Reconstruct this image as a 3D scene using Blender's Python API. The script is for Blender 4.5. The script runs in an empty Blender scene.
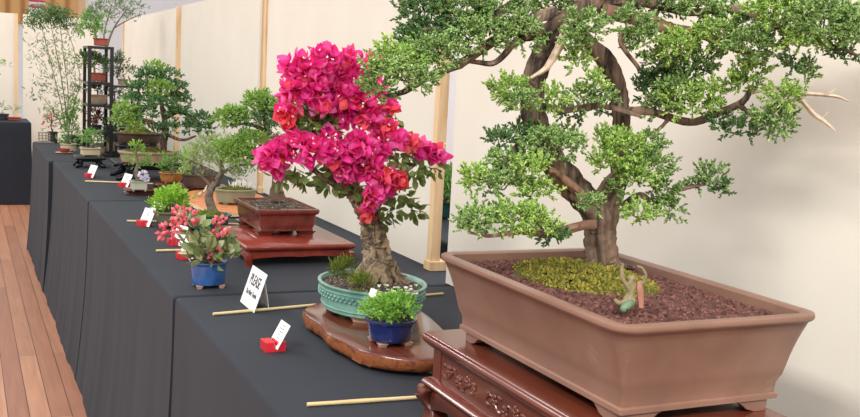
import bpy, bmesh, math, random
import numpy as np
from math import radians, cos, sin, pi, sqrt
from mathutils import Vector

random.seed(11)
rng = np.random.default_rng(11)
SC = bpy.context.scene
COL = SC.collection

# ------------------------------------------------------------------ camera
F, CX, CY, CAMH = 1000.0, 430.0, 208.5, 1.284
_d = np.array([-38 - CX, 57 - CY, F]); _d /= np.linalg.norm(_d)
_t = np.array([cos(radians(3.0)), sin(radians(3.0)), 0.0])
_n = np.cross(_d, _t); _n /= np.linalg.norm(_n)
if _n[1] > 0: _n = -_n
RM = np.stack([np.cross(_d, _n), _d, _n])
CAMP = np.array([0, 0, CAMH])

def ray(px, py): return RM @ np.array([px - CX, py - CY, F])
def atz(px, py, z):
    r = ray(px, py); return CAMP + r * ((z - CAMH) / r[2])
def aty(px, py, y):
    r = ray(px, py); return CAMP + r * (y / r[1])
def ppm(p):                       # metres covered by one pixel at point p
    return float((RM.T @ (np.asarray(p) - CAMP))[2]) / F

cam_data = bpy.data.cameras.new('camera')
cam_data.sensor_width = 36; cam_data.lens = F / 860 * 36
cam_data.clip_start = .05; cam_data.clip_end = 100
cam = bpy.data.objects.new('camera', cam_data); COL.objects.link(cam)
from mathutils import Matrix
M4 = Matrix.Identity(4)
for i in range(3):
    M4[i][0] = RM[i][0]; M4[i][1] = -RM[i][1]; M4[i][2] = -RM[i][2]; M4[i][3] = CAMP[i]
cam.matrix_world = M4
SC.camera = cam

# --------------------------------------------------------------- materials
def lin(c):
    return tuple((x / 255 / 12.92 if x / 255 <= .04045 else ((x / 255 + .055) / 1.055) ** 2.4) for x in c) + (1,)

def new_mat(name):
    m = bpy.data.materials.new(name); m.use_nodes = True
    nt = m.node_tree; b = nt.nodes['Principled BSDF']
    return m, nt, b

def ramp(nt, fac, cols):
    r = nt.nodes.new('ShaderNodeValToRGB')
    els = r.color_ramp.elements
    while len(els) < len(cols): els.new(.5)
    for i, c in enumerate(cols):
        els[i].position = i / (len(cols) - 1); els[i].color = lin(c)
    nt.links.new(fac, r.inputs[0])
    return r.outputs[0]

def noise(nt, scale, detail=4, rough=.55, stretch=None, dist=0):
    tc = nt.nodes.new('ShaderNodeTexCoord')
    n = nt.nodes.new('ShaderNodeTexNoise')
    n.inputs['Scale'].default_value = scale; n.inputs['Detail'].default_value = detail
    n.inputs['Roughness'].default_value = rough; n.inputs['Distortion'].default_value = dist
    if stretch:
        mp = nt.nodes.new('ShaderNodeMapping'); mp.inputs['Scale'].default_value = stretch
        nt.links.new(tc.outputs['Object'], mp.inputs[0]); nt.links.new(mp.outputs[0], n.inputs[0])
    else:
        nt.links.new(tc.outputs['Object'], n.inputs[0])
    return n.outputs[0]

def stretch_fac(nt, fac, lo, hi):
    m = nt.nodes.new('ShaderNodeMapRange')
    m.inputs[1].default_value = lo; m.inputs[2].default_value = hi
    nt.links.new(fac, m.inputs[0]); return m.outputs[0]

def bump(nt, b, fac, strength=.3, dist=.002):
    n = nt.nodes.new('ShaderNodeBump'); n.inputs['Strength'].default_value = strength
    n.inputs['Distance'].default_value = dist
    nt.links.new(fac, n.inputs['Height']); nt.links.new(n.outputs[0], b.inputs['Normal'])

def mat(name, cols, rough=.6, scale=20, detail=4, stretch=None, bmp=0, bdist=.002, spec=.5, coat=0, lo=.3, hi=.7, sheen=0, dist=0, metal=0):
    m, nt, b = new_mat(name)
    fac = noise(nt, scale, detail, stretch=stretch, dist=dist)
    nt.links.new(ramp(nt, stretch_fac(nt, fac, lo, hi), cols), b.inputs['Base Color'])
    b.inputs['Roughness'].default_value = rough; b.inputs['Specular IOR Level'].default_value = spec
    b.inputs['Coat Weight'].default_value = coat; b.inputs['Coat Roughness'].default_value = .12
    b.inputs['Metallic'].default_value = metal
    if sheen: b.inputs['Sheen Weight'].default_value = sheen
    if bmp: bump(nt, b, fac, bmp, bdist)
    return m

def leafmat(name, cols, rough=.55, trans=.25, spec=.3):
    m, nt, b = new_mat(name)
    g = nt.nodes.new('ShaderNodeNewGeometry')
    c = ramp(nt, g.outputs['Random Per Island'], cols)
    nt.links.new(c, b.inputs['Base Color'])
    b.inputs['Roughness'].default_value = rough; b.inputs['Specular IOR Level'].default_value = spec
    if trans:
        t = nt.nodes.new('ShaderNodeBsdfTranslucent'); nt.links.new(c, t.inputs[0])
        mx = nt.nodes.new('ShaderNodeMixShader'); mx.inputs[0].default_value = trans
        out = nt.nodes['Material Output']
        nt.links.new(b.outputs[0], mx.inputs[1]); nt.links.new(t.outputs[0], mx.inputs[2]); nt.links.new(mx.outputs[0], out.inputs[0])
    return m

def cloth_mat(name, c1, c2, weave=900, rough=.85, sheen=.04):
    m, nt, b = new_mat(name)
    fac = noise(nt, 3, 5)
    nt.links.new(ramp(nt, stretch_fac(nt, fac, .3, .7), [c1, c2]), b.inputs['Base Color'])
    b.inputs['Roughness'].default_value = rough; b.inputs['Specular IOR Level'].default_value = .25
    b.inputs['Sheen Weight'].default_value = sheen; b.inputs['Sheen Roughness'].default_value = .5
    bump(nt, b, noise(nt, weave, 2), .25, .0006)
    return m

MT = {}
MT['cloth'] = cloth_mat('black_cloth', (35, 38, 45), (42, 45, 53))
MT['panel'] = cloth_mat('cream_calico', (223, 212, 196), (228, 219, 204), 260)
MT['post'] = mat('pale_pine', [(214, 176, 130), (228, 194, 150), (205, 165, 118)], .6, 30, stretch=(1, 1, .12), bmp=.1)
MT['white'] = mat('white_paint', [(235, 236, 238), (242, 242, 243)], .7, 4)
MT['card'] = mat('white_card', [(240, 238, 232), (246, 245, 240)], .6, 20)
MT['ink'] = mat('black_ink', [(35, 33, 33), (50, 48, 48)], .6, 50)
MT['redblock'] = mat('red_painted_wood', [(196, 28, 42), (214, 44, 56)], .45, 25)
MT['bamboo'] = mat('dry_bamboo', [(206, 178, 124), (226, 203, 152), (190, 160, 108)], .5, 40, stretch=(.1, 1, 1))
MT['brownpot'] = mat('brown_stoneware', [(120, 88, 74), (130, 96, 80), (140, 106, 90)], .36, 9, 6, spec=.5, bmp=.04)
MT['brownfoot'] = MT['brownpot']
_m = MT['brownpot']; _nt = _m.node_tree; _b = _nt.nodes['Principled BSDF']; _src = _b.inputs['Base Color'].links[0].from_socket
_f = stretch_fac(_nt, noise(_nt, 11, 8, .7, stretch=(1, 1, 1.6), dist=1.5), .60, .78)
_x = _nt.nodes.new('ShaderNodeMix'); _x.data_type = 'RGBA'; _k = _nt.nodes.new('ShaderNodeMath'); _k.operation = 'MULTIPLY'; _k.inputs[1].default_value = .5
_nt.links.new(_f, _k.inputs[0]); _nt.links.new(_k.outputs[0], _x.inputs[0]); _nt.links.new(_src, _x.inputs[6]); _x.inputs[7].default_value = lin((164, 142, 124)); _nt.links.new(_x.outputs[2], _b.inputs['Base Color'])
MT['rosewood'] = mat('red_rosewood', [(80, 36, 26), (104, 50, 34), (62, 27, 20)], .22, 14, 6, stretch=(1, .12, 1), coat=.35, dist=.6)
MT['rosewood2'] = mat('bright_rosewood', [(116, 40, 30), (142, 56, 42), (98, 32, 26)], .25, 12, 6, stretch=(1, .15, 1), coat=.35, dist=.5)
MT['slab'] = mat('polished_slab_wood', [(84, 38, 26), (112, 56, 36), (66, 28, 20)], .2, 18, 6, stretch=(1, .18, 1), coat=.5, dist=1.2)
MT['slabedge'] = mat('live_edge_wood', [(104, 52, 30), (156, 90, 50), (70, 33, 21)], .5, 45, 6, stretch=(1, 1, 1), bmp=.5, dist=1)
MT['teal'] = mat('celadon_glaze', [(106, 150, 136), (124, 168, 152), (92, 134, 122)], .3, 16, 5, coat=.2)
MT['clayfoot'] = mat('pinkish_clay', [(196, 156, 136), (176, 136, 116)], .8, 40)
MT['blueglaze'] = mat('cobalt_glaze', [(20, 32, 76), (30, 46, 100), (14, 22, 54)], .16, 18, 5, coat=.4)
MT['blueglaze2'] = mat('mid_blue_glaze', [(38, 76, 132), (54, 94, 150), (30, 62, 110)], .18, 18, 5, coat=.4)
MT['redpot'] = mat('red_brown_glaze', [(96, 40, 34), (118, 54, 44), (82, 32, 28)], .2, 14, 5, coat=.35)
MT['terracotta'] = mat('terracotta', [(150, 68, 54), (168, 84, 66)], .6, 18)
MT['tan'] = mat('tan_unglazed_clay', [(150, 126, 98), (172, 148, 118), (130, 106, 82)], .7, 14, 5, bmp=.1)
MT['darkbrown'] = mat('dark_brown_clay', [(70, 52, 44), (88, 66, 56)], .4, 14)
MT['orange'] = mat('ochre_glaze', [(172, 110, 52), (190, 130, 70), (150, 90, 40)], .25, 16, coat=.3)
MT['olive'] = mat('olive_glaze', [(104, 100, 78), (124, 118, 94)], .4, 16)
MT['palegreen'] = mat('pale_green_glaze', [(176, 180, 160), (192, 194, 172)], .3, 16, coat=.2)
MT['greygreen'] = mat('grey_green_glaze', [(134, 138, 112), (152, 156, 130)], .35, 16, coat=.2)
MT['darkteal'] = mat('dark_teal_glaze', [(38, 76, 72), (50, 94, 88)], .2, 16, coat=.3)
MT['black'] = mat('black_lacquer', [(20, 19, 20), (32, 30, 30)], .35, 20)
MT['blackpot'] = mat('black_clay', [(36, 36, 40), (52, 52, 56)], .5, 20)
MT['cream'] = mat('cream_clay', [(206, 190, 156), (190, 172, 138)], .6, 16)
MT['soil'] = mat('dark_soil', [(44, 34, 28), (86, 70, 58), (30, 24, 20), (120, 104, 90)], .95, 120, 3, bmp=.8, bdist=.003)
MT['lava'] = leafmat('lava_granules', [(72, 44, 40), (104, 66, 58), (54, 34, 32), (124, 82, 72), (86, 54, 48)], .9, 0)
MT['grit'] = leafmat('mixed_grit', [(60, 50, 44), (130, 118, 104), (40, 32, 28), (96, 76, 62), (168, 158, 144)], .9, 0)
MT['moss'] = leafmat('golden_moss', [(74, 78, 26), (118, 112, 38), (160, 146, 62), (62, 70, 24), (136, 122, 44)], .9, 0.1)
MT['moss2'] = leafmat('green_moss', [(92, 116, 36), (128, 142, 52), (74, 96, 30), (150, 150, 60)], .9, .1)
MT['bark'] = mat('juniper_bark', [(66, 50, 40), (132, 106, 86), (44, 33, 27), (160, 134, 110)], .85, 34, 7, stretch=(1, 1, .16), bmp=1, bdist=.008, dist=.8)
MT['redbark'] = mat('red_juniper_bark', [(108, 72, 56), (154, 116, 94), (80, 54, 42)], .85, 30, 7, stretch=(1, 1, .3), bmp=.8, bdist=.003, dist=.8)
MT['deadwood'] = mat('bleached_deadwood', [(176, 150, 126), (206, 184, 160), (150, 120, 98)], .8, 40, 5, bmp=.3)
MT['boubark'] = mat('bougainvillea_bark', [(112, 94, 74), (160, 138, 110), (76, 62, 48), (184, 162, 132)], .9, 30, 8, bmp=1, bdist=.006, dist=1)
MT['greybark'] = mat('grey_bark', [(96, 84, 72), (130, 116, 100), (72, 60, 50)], .9, 40, 5, bmp=.4)
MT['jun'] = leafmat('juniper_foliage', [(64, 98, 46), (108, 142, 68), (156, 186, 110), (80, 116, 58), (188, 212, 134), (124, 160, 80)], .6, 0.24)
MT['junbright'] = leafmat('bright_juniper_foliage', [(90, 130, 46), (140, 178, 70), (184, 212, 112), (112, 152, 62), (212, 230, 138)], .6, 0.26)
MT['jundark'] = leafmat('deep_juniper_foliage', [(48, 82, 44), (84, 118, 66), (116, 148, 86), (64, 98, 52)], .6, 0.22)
MT['farjun'] = leafmat('blue_green_needles', [(62, 104, 62), (94, 138, 84), (132, 172, 110), (76, 118, 70)], .6, 0.28)
MT['farbright'] = leafmat('fresh_green_needles', [(112, 156, 62), (146, 186, 82), (174, 208, 106), (128, 170, 72)], .6, 0.3)
MT['sage'] = leafmat('sage_green_leaves', [(130, 152, 94), (160, 178, 116), (184, 198, 142), (146, 166, 106)], .6, 0.35)
MT['lime'] = leafmat('lime_green_leaves', [(134, 184, 52), (164, 208, 72), (188, 224, 104), (116, 168, 46)], .6, 0.32)
MT['fern'] = leafmat('fern_leaves', [(116, 168, 62), (146, 196, 84), (172, 214, 108), (98, 150, 52)], .5, 0.35)
MT['boul'] = leafmat('bougainvillea_leaves', [(92, 112, 54), (120, 138, 72), (76, 96, 46), (146, 158, 92)], .45, 0.25)
MT['azl'] = leafmat('variegated_leaves', [(128, 146, 86), (166, 180, 122), (106, 126, 72), (222, 222, 182), (146, 162, 104)], .45, 0.25)
MT['dkleaf'] = leafmat('dark_green_leaves', [(72, 102, 58), (96, 128, 72), (116, 150, 86)], .5, 0.25)
MT['midleaf'] = leafmat('mid_green_leaves', [(100, 144, 70), (128, 172, 88), (156, 194, 108)], .5, 0.3)
MT['bamleaf'] = leafmat('bamboo_leaves', [(120, 138, 92), (156, 172, 122), (184, 194, 148), (100, 120, 78)], .5, 0.35)
MT['greyleaf'] = leafmat('grey_green_leaves', [(122, 138, 112), (150, 164, 138), (106, 122, 98)], .6, 0.3)
MT['redleaf'] = leafmat('dark_red_leaves', [(104, 40, 34), (134, 60, 48), (80, 44, 30)], .5, .2)
MT['magenta'] = leafmat('magenta_bracts', [(236, 44, 146), (244, 80, 168), (250, 118, 188), (226, 36, 146), (238, 58, 136)], .55, 0.4)
MT['coral'] = leafmat('coral_bracts', [(240, 74, 92), (244, 100, 104), (238, 84, 120), (248, 120, 118)], .55, 0.4)
MT['pink'] = leafmat('rose_pink_buds', [(220, 84, 100), (236, 116, 128), (244, 152, 156), (206, 66, 86)], .5, 0.3)
MT['petalwhite'] = leafmat('white_petals', [(240, 238, 226), (248, 246, 238), (232, 228, 206)], .6, .2)
MT['lilac'] = leafmat('lilac_white_petals', [(226, 222, 238), (244, 242, 248), (196, 190, 222)], .6, .2)
MT['cane'] = mat('green_cane', [(108, 108, 72), (132, 130, 92)], .5, 20)
MT['twig'] = mat('brown_twig', [(86, 66, 52), (110, 88, 70)], .85, 40)
MT['figstone'] = mat('weathered_figurine_stone', [(116, 102, 72), (140, 124, 90), (92, 80, 56)], .8, 60, bmp=.2)
MT['figgreen'] = mat('green_figurine_paint', [(84, 110, 84), (106, 128, 98)], .6, 60)
MT['figpink'] = mat('pinkish_figurine_paint', [(150, 98, 80), (168, 116, 94)], .7, 60)
MT['palewood'] = mat('pale_cut_wood', [(222, 190, 150), (236, 210, 176)], .6, 20)
MT['orangewood'] = mat('orange_wood', [(190, 112, 66), (208, 134, 84), (170, 92, 50)], .5, 14, 6, dist=1)
MT['wicker'] = mat('grey_wicker', [(150, 140, 120), (180, 170, 150)], .8, 60)

# floor boards
m, nt, b = new_mat('floor_boards')
g = nt.nodes.new('ShaderNodeNewGeometry'); sx = nt.nodes.new('ShaderNodeSeparateXYZ'); cb = nt.nodes.new('ShaderNodeCombineXYZ')
nt.links.new(g.outputs['Position'], sx.inputs[0]); nt.links.new(sx.outputs[1], cb.inputs[0]); nt.links.new(sx.outputs[0], cb.inputs[1])
br = nt.nodes.new('ShaderNodeTexBrick'); nt.links.new(cb.outputs[0], br.inputs[0])
br.inputs['Scale'].default_value = 1; br.inputs['Brick Width'].default_value = 2.3; br.inputs['Row Height'].default_value = .072
br.inputs['Mortar Size'].default_value = .0016; br.inputs['Color1'].default_value = lin((182, 128, 98)); br.inputs['Color2'].default_value = lin((142, 90, 68))
br.inputs['Mortar'].default_value = lin((70, 40, 30)); br.offset = .37; br.inputs['Bias'].default_value = -.1
n = nt.nodes.new('ShaderNodeTexNoise'); mp = nt.nodes.new('ShaderNodeMapping'); mp.inputs['Scale'].default_value = (1.2, 18, 1)
nt.links.new(cb.outputs[0], mp.inputs[0]); nt.links.new(mp.outputs[0], n.inputs[0]); n.inputs['Scale'].default_value = 3; n.inputs['Detail'].default_value = 6
mx = nt.nodes.new('ShaderNodeMix'); mx.data_type = 'RGBA'; mx.blend_type = 'OVERLAY'; mx.inputs[0].default_value = .35
nt.links.new(br.outputs[0], mx.inputs[6]); nt.links.new(n.outputs[0], mx.inputs[7]); nt.links.new(mx.outputs[2], b.inputs['Base Color'])
b.inputs['Roughness'].default_value = .38; b.inputs['Specular IOR Level'].default_value = .5
MT['floor'] = m
# timber panelling
m, nt, b = new_mat('timber_lining')
tc = nt.nodes.new('ShaderNodeTexCoord'); w = nt.nodes.new('ShaderNodeTexWave'); w.inputs['Scale'].default_value = 1.6; w.inputs['Distortion'].default_value = .3
nt.links.new(tc.outputs['Object'], w.inputs[0])
nt.links.new(ramp(nt, w.outputs[0], [(176, 118, 62), (216, 166, 100), (222, 172, 108)]), b.inputs['Base Color']); b.inputs['Roughness'].default_value = .5
MT['timber'] = m

# ------------------------------------------------------------ mesh builder
class MB:
    def __init__(s): s.V = []; s.Fs = []; s.n = 0
    def add(s, v, f, mi=0):
        v = np.asarray(v, float).reshape(-1, 3); s.V.append(v)
        if isinstance(f, np.ndarray): s.Fs.append((f + s.n, mi))
        else:
            by = {}
            for q in f: by.setdefault(len(q), []).append(q)
            for k, q in by.items(): s.Fs.append((np.array(q, int) + s.n, mi))
        s.n += len(v)
    def box(s, c, d, rz=0, mi=0):
        x, y, z = np.array(d) / 2
        v = np.array([[a, b_, e] for e in (-z, z) for (a, b_) in ((-x, -y), (x, -y), (x, y), (-x, y))])
        if rz:
            cz, sz = cos(rz), sin(rz); v = v @ np.array([[cz, sz, 0], [-sz, cz, 0], [0, 0, 1]])
        s.add(v + np.array(c), [(3, 2, 1, 0), (4, 5, 6, 7), (0, 1, 5, 4), (1, 2, 6, 5), (2, 3, 7, 6), (3, 0, 4, 7)], mi)
    def loft(s, rings, cap0=True, cap1=True, mi=0, closed=True):
        n = len(rings[0]); v = np.concatenate(rings); f = []
        for k in range(len(rings) - 1):
            for i in range(n if closed else n - 1):
                j = (i + 1) % n; f.append((k * n + i, k * n + j, (k + 1) * n + j, (k + 1) * n + i))
        if cap0: f.append(tuple(reversed(range(n))))
        if cap1: f.append(tuple((len(rings) - 1) * n + i for i in range(n)))
        s.add(v, f, mi)
    def tube(s, pts, rad, n=8, rough=0, seed=0, sub=4, mi=0, cap=True):
        pts = np.asarray(pts, float); rad = np.asarray(rad, float) * np.ones(len(pts))
        if sub > 1 and len(pts) > 2: pts, rad = smooth_path(pts, rad, sub)
        r2 = np.random.default_rng(seed)
        ph = r2.uniform(0, 6.28, 3)
        t = np.gradient(pts, axis=0); t /= np.linalg.norm(t, axis=1)[:, None] + 1e-12
        a = np.cross(t[0], [.3, .9, .2]); a /= np.linalg.norm(a)
        rings = []
        for i in range(len(pts)):
            a = a - t[i] * a.dot(t[i]); a /= np.linalg.norm(a) + 1e-12; bb = np.cross(t[i], a)
            th = np.arange(n) / n * 2 * pi
            rr_ = rad[i] * (1 + rough * (np.sin(3 * th + ph[0] + i * .15) * .5 + np.sin(5 * th + ph[1] - i * .2) * .4 + r2.normal(0, .35, n)))
            rings.append(pts[i] + (np.cos(th) * rr_)[:, None] * a + (np.sin(th) * rr_)[:, None] * bb)
        s.loft(rings, cap, cap, mi)
    def ball(s, c, r, seg=10, rings_=7, mi=0):
        r = np.asarray(r, float) * np.ones(3); R_ = []
        for k in range(1, rings_):
            p = pi * k / rings_; th = np.arange(seg) / seg * 2 * pi
            R_.append(np.stack([np.cos(th) * sin(p), np.sin(th) * sin(p), -np.full(seg, cos(p))], 1) * r + np.array(c))
        s.loft(R_, True, True, mi)
    def build(s, name, m, parent=None, smooth=True, bevel=0, local=None):
        me = bpy.data.meshes.new(name)
        V = np.concatenate(s.V) if s.V else np.zeros((0, 3))
        if local is not None: V = V - np.asarray(local)
        me.vertices.add(len(V)); me.vertices.foreach_set('co', V.ravel().astype(np.float32))
        lv = np.concatenate([f.ravel() for f, _ in s.Fs]); cnt = np.concatenate([np.full(len(f), f.shape[1]) for f, _ in s.Fs])
        mi = np.concatenate([np.full(len(f), q) for f, q in s.Fs])
        st = np.concatenate([[0], np.cumsum(cnt)[:-1]])
        me.loops.add(len(lv)); me.loops.foreach_set('vertex_index', lv.astype(np.int32))
        me.polygons.add(len(cnt)); me.polygons.foreach_set('loop_start', st.astype(np.int32))
        me.polygons.foreach_set('material_index', mi.astype(np.int32))
        me.polygons.foreach_set('use_smooth', np.full(len(cnt), bool(smooth)))
        me.update(calc_edges=True); me.validate()
        for q in (m if isinstance(m, (list, tuple)) else [m]): me.materials.append(q if not isinstance(q, str) else MT[q])
        o = bpy.data.objects.new(name, me); COL.objects.link(o)
        if parent: o.parent = parent
        if bevel:
            bv = o.modifiers.new('bevel', 'BEVEL'); bv.width = bevel; bv.segments = 2; bv.limit_method = 'ANGLE'; bv.angle_limit = radians(40)
        if smooth and bevel == 0:
            try: me.set_sharp_from_angle(angle=radians(50))
            except Exception: pass
        return o

def smooth_path(p, r, sub):
    P = np.vstack([2 * p[0] - p[1], p, 2 * p[-1] - p[-2]]); Rr = np.concatenate([[r[0]], r, [r[-1]]])
    out = []; ro = []
    for i in range(1, len(P) - 2):
        for k in range(sub):
            t = k / sub
            out.append(.5 * (2 * P[i] + (P[i + 1] - P[i - 1]) * t + (2 * P[i - 1] - 5 * P[i] + 4 * P[i + 1] - P[i + 2]) * t * t + (3 * P[i] - P[i - 1] - 3 * P[i + 1] + P[i + 2]) * t ** 3))
            ro.append(Rr[i] + (Rr[i + 1] - Rr[i]) * t)
    out.append(p[-1]); ro.append(r[-1])
    return np.array(out), np.array(ro)

def rr(hx, hy, z, r, n=6):
    r = max(min(r, hx * .999, hy * .999), 1e-4); out = []
    for cx, cy, a0 in ((hx - r, hy - r, 0), (-hx + r, hy - r, pi / 2), (-hx + r, -hy + r, pi), (hx - r, -hy + r, 1.5 * pi)):
        for k in range(n):
            a = a0 + pi / 2 * k / (n - 1); out.append((cx + r * cos(a), cy + r * sin(a), z))
    return np.array(out)
def el(hx, hy, z, n=36):
    th = np.arange(n) / n * 2 * pi
    return np.stack([hx * np.cos(th), hy * np.sin(th), np.full(n, z)], 1)
def ring(shape, hx, hy, z, r): return el(hx, hy, z) if shape == 'oval' else rr(hx, hy, z, r)

def tag(o, label, cat, group=None, kind=None):
    o['label'] = label; o['category'] = cat
    if group: o['group'] = group
    if kind: o['kind'] = kind
    return o
def thing(name, label, cat, loc=(0, 0, 0), rz=0, group=None):
    o = bpy.data.objects.new(name, None); COL.objects.link(o); o.empty_display_size = .05
    o.location = [float(q) for q in loc]; o.rotation_euler = (0, 0, rz)
    return tag(o, label, cat, group)
def struct(o): o['kind'] = 'structure'; return o

# ---------------------------------------------------------------- foliage
SP_V = np.array([[0, 0, 0], [1, 0, .45], [0, 1, .45], [-1, 0, .45], [0, -1, .45], [0, 0, 1]], float)
SP_F = np.array([[0, 2, 1], [0, 3, 2], [0, 4, 3], [0, 1, 4], [5, 1, 2], [5, 2, 3], [5, 3, 4], [5, 4, 1]])
LF_V = np.array([[0, 0, 0], [-.8, .25, .3], [.8, .25, .3], [-.75, .22, .65], [.75, .22, .65], [0, -.05, 1], [0, 0, .3], [0, 0, .65]], float)
LF_F = np.array([[0, 6, 1], [0, 2, 6], [7, 5, 3], [7, 4, 5]]); LF_Q = np.array([[1, 6, 7, 3], [6, 2, 4, 7]])
def nrm(a): return a / (np.linalg.norm(a, axis=-1, keepdims=True) + 1e-9)
def scatter(mb, kind, pos, d, w, l, mi=0):
    N = len(pos); d = nrm(d); a = nrm(np.cross(d, rng.normal(size=(N, 3)))); b_ = np.cross(d, a)
    w = np.asarray(w) * np.ones(N); l = np.asarray(l) * np.ones(N)
    T = SP_V if kind == 'spindle' else LF_V; k = len(T)
    V = pos[:, None, :] + T[None, :, 0:1] * (w[:, None] * a)[:, None, :] + T[None, :, 1:2] * (w[:, None] * b_)[:, None, :] + T[None, :, 2:3] * (l[:, None] * d)[:, None, :]
    off = (np.arange(N) * k)[:, None, None]
    base = mb.n; mb.V.append(V.reshape(-1, 3)); mb.n += N * k
    if kind == 'spindle': mb.Fs.append(((SP_F[None] + off).reshape(-1, 3) + base, mi))
    else:
        mb.Fs.append(((LF_F[None] + off).reshape(-1, 3) + base, mi)); mb.Fs.append(((LF_Q[None] + off).reshape(-1, 4) + base, mi))

def sphere_dirs(n, up=0.0):
    u = rng.normal(size=(n, 3)); u[:, 2] += up; return nrm(u)

def pad(mb, c, rad, n, L, W, per=8, up=.35, spread=.8, kind='spindle', inner=.45, mi=0, SL=None):
    """a cloud of sprigs filling an ellipsoid, denser towards its skin"""
    c = np.asarray(c); rad = np.asarray(rad)
    u = sphere_dirs(n, up); r = inner + (1 - inner) * rng.random(n) ** .6
    # ragged outline
    lump = 1 + .22 * np.sin(u[:, 0] * 5 + c[0] * 40) * np.sin(u[:, 2] * 6 + c[2] * 31) + rng.normal(0, .07, n)
    pos = c + u * rad * (r * lump)[:, None]
    d = nrm(u + np.array([0, 0, .45]) + rng.normal(0, .35, (n, 3)))
    t = np.tile(np.linspace(0, 1, per), n)
    P = np.repeat(pos, per, 0); D = np.repeat(d, per, 0)
    S = np.repeat(rng.uniform(.75, 1.3, n), per)
    P = P + D * (t * (SL or L * 1.3) * S)[:, None]
    D2 = nrm(D + rng.normal(0, spread, (n * per, 3)) * (1 - .5 * t)[:, None])
    scatter(mb, kind, P, D2, W * S, L * S * rng.uniform(.7, 1.2, n * per), mi)

def granules(mb, n, inside, zf, size, mi=0):
    pts = []
    while len(pts) < n:
        x, y = inside()
        pts.append((x, y, zf(x, y)))
    p = np.array(pts); d = sphere_dirs(n)
    s_ = size * rng.uniform(.6, 1.4, n)
    scatter(mb, 'spindle', p - d * s_[:, None] * .6, d, s_ * .75, s_ * 1.5, mi)

# ------------------------------------------------------------------- pots
def make_pot(root, shape, hx, hy, H, m, r=.02, fh=.008, taper=.16, lip=.006, wall=.008, curve=.6, soil='soil', depth=.008, mound=.006, footm=None, footw=.25, band=False, name='pot', flare=.4, feet=True, nsoil=0):
    hmin = min(hx, hy); tp = taper * hmin; z0 = fh
    prof = [(-tp - .1 * hmin, z0), (-tp, z0 + .002)]
    if band: prof += [(-tp, z0 + .06 * H), (-tp - .02 * hmin, z0 + .075 * H)]
    lh = lip * 1.6
    for k in range(1, 9):
        t = k / 8; q = t ** (1 + curve); prof.append((-tp + (tp - lip) * q - (0.02 * hmin if band and t < .2 else 0), z0 + .08 * H * band + (H - z0 - lh - .08 * H * band) * t))
    prof += [(-lip * .25, H - lh * .75), (0, H - lh * .45), (-lip * .1, H - lip * .12), (-lip * .4, H), (-wall * .8, H), (-wall, H - lip * .3), (-wall - .003, H - depth - .006)]
    mb = MB(); mb.loft([ring(shape, hx + d, hy + d, z, max(r + d, .004)) for d, z in prof], True, False)
    p = mb.build(name, m, root)
    if feet:
        for sx_ in (-1, 1):
            for sy_ in (-1, 1):
                f = MB(); fx, fy = (hx - tp) * (.66 if shape == 'oval' else .78), (hy - tp) * (.66 if shape == 'oval' else .78)
                w = footw * hmin
                f.loft([rr(w * .42, w * .42, 0, w * .1) , rr(w * .46, w * .46, fh * .4, w * .1), rr(w * .6, w * .6, fh * 1.1, w * .12)])
                f.V = [v + np.array([sx_ * fx, sy_ * fy, 0]) for v in f.V]
                f.build('foot', footm or m, p)
    # soil
    sz = H - depth; ix, iy = hx - wall - .002, hy - wall - .002; ri = max(r - wall, .003)
    rings = []
    for k in range(7):
        t = 1 - k / 6.5; rg = ring(shape, ix * t, iy * t, sz + mound * (1 - t * t), ri * t)
        rg[:, 2] += rng.normal(0, .0008, len(rg)); rings.append(rg)
    sb = MB(); sb.loft(rings, False, True); so = sb.build('soil', soil, root)
    def zf(x, y):
        q = min(1, max(abs(x) / ix, abs(y) / iy) if shape != 'oval' else sqrt((x / ix) ** 2 + (y / iy) ** 2)); return sz + mound * (1 - q * q)
    if nsoil:
        g = MB()
        def ins():
            while 1:
                x, y = random.uniform(-ix, ix) * .985, random.uniform(-iy, iy) * .985
                if shape != 'oval' or (x / ix) ** 2 + (y / iy) ** 2 < .95: return x, y
        granules(g, nsoil, ins, zf, .0032)
        go = g.build('soil_granules', 'grit' if soil == 'soil' else soil, root, smooth=False); go['kind'] = 'stuff'
    return zf

def moss_patch(root, c, rx, ry, h, n=260, m='moss2', name='moss'):
    mb = MB(); rings = []
    for k in range(7):
        t = 1 - k / 6.6; th = np.arange(22) / 22 * 2 * pi
        w = 1 + .1 * np.sin(3 * th + c[0] * 50) + .08 * np.sin(5 * th + 1)
        rings.append(np.stack([c[0] + rx * t * w * np.cos(th), c[1] + ry * t * w * np.sin(th), c[2] - .003 + h * (1 - t ** 2.2) * (1 + .22 * np.sin(th * 7 + k * 2.1)) + rng.normal(0, h * .12, 22)], 1))
    mb.loft(rings, False, True)
    u = rng.normal(size=(n, 2)); rad = np.sqrt(rng.random(n)); u = u / np.linalg.norm(u, axis=1)[:, None] * rad[:, None]
    lump = .5 + .5 * np.sin(u[:, 0] * 17 + c[0] * 90) * np.sin(u[:, 1] * 23 + 2)
    P = np.stack([c[0] + u[:, 0] * rx, c[1] + u[:, 1] * ry, c[2] - .004 + h * (1 - rad ** 2.2) * (.85 + .45 * lump)], 1)
    s_ = min(rx, ry, .06)
    scatter(mb, 'spindle', P, nrm(np.stack([u[:, 0] * .6, u[:, 1] * .6, np.ones(n)], 1) + rng.normal(0, .5, (n, 3))), s_ * .045 * rng.uniform(.7, 1.6, n), s_ * .10 * rng.uniform(.6, 1.6, n))
    return mb.build(name, m, root)

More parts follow.
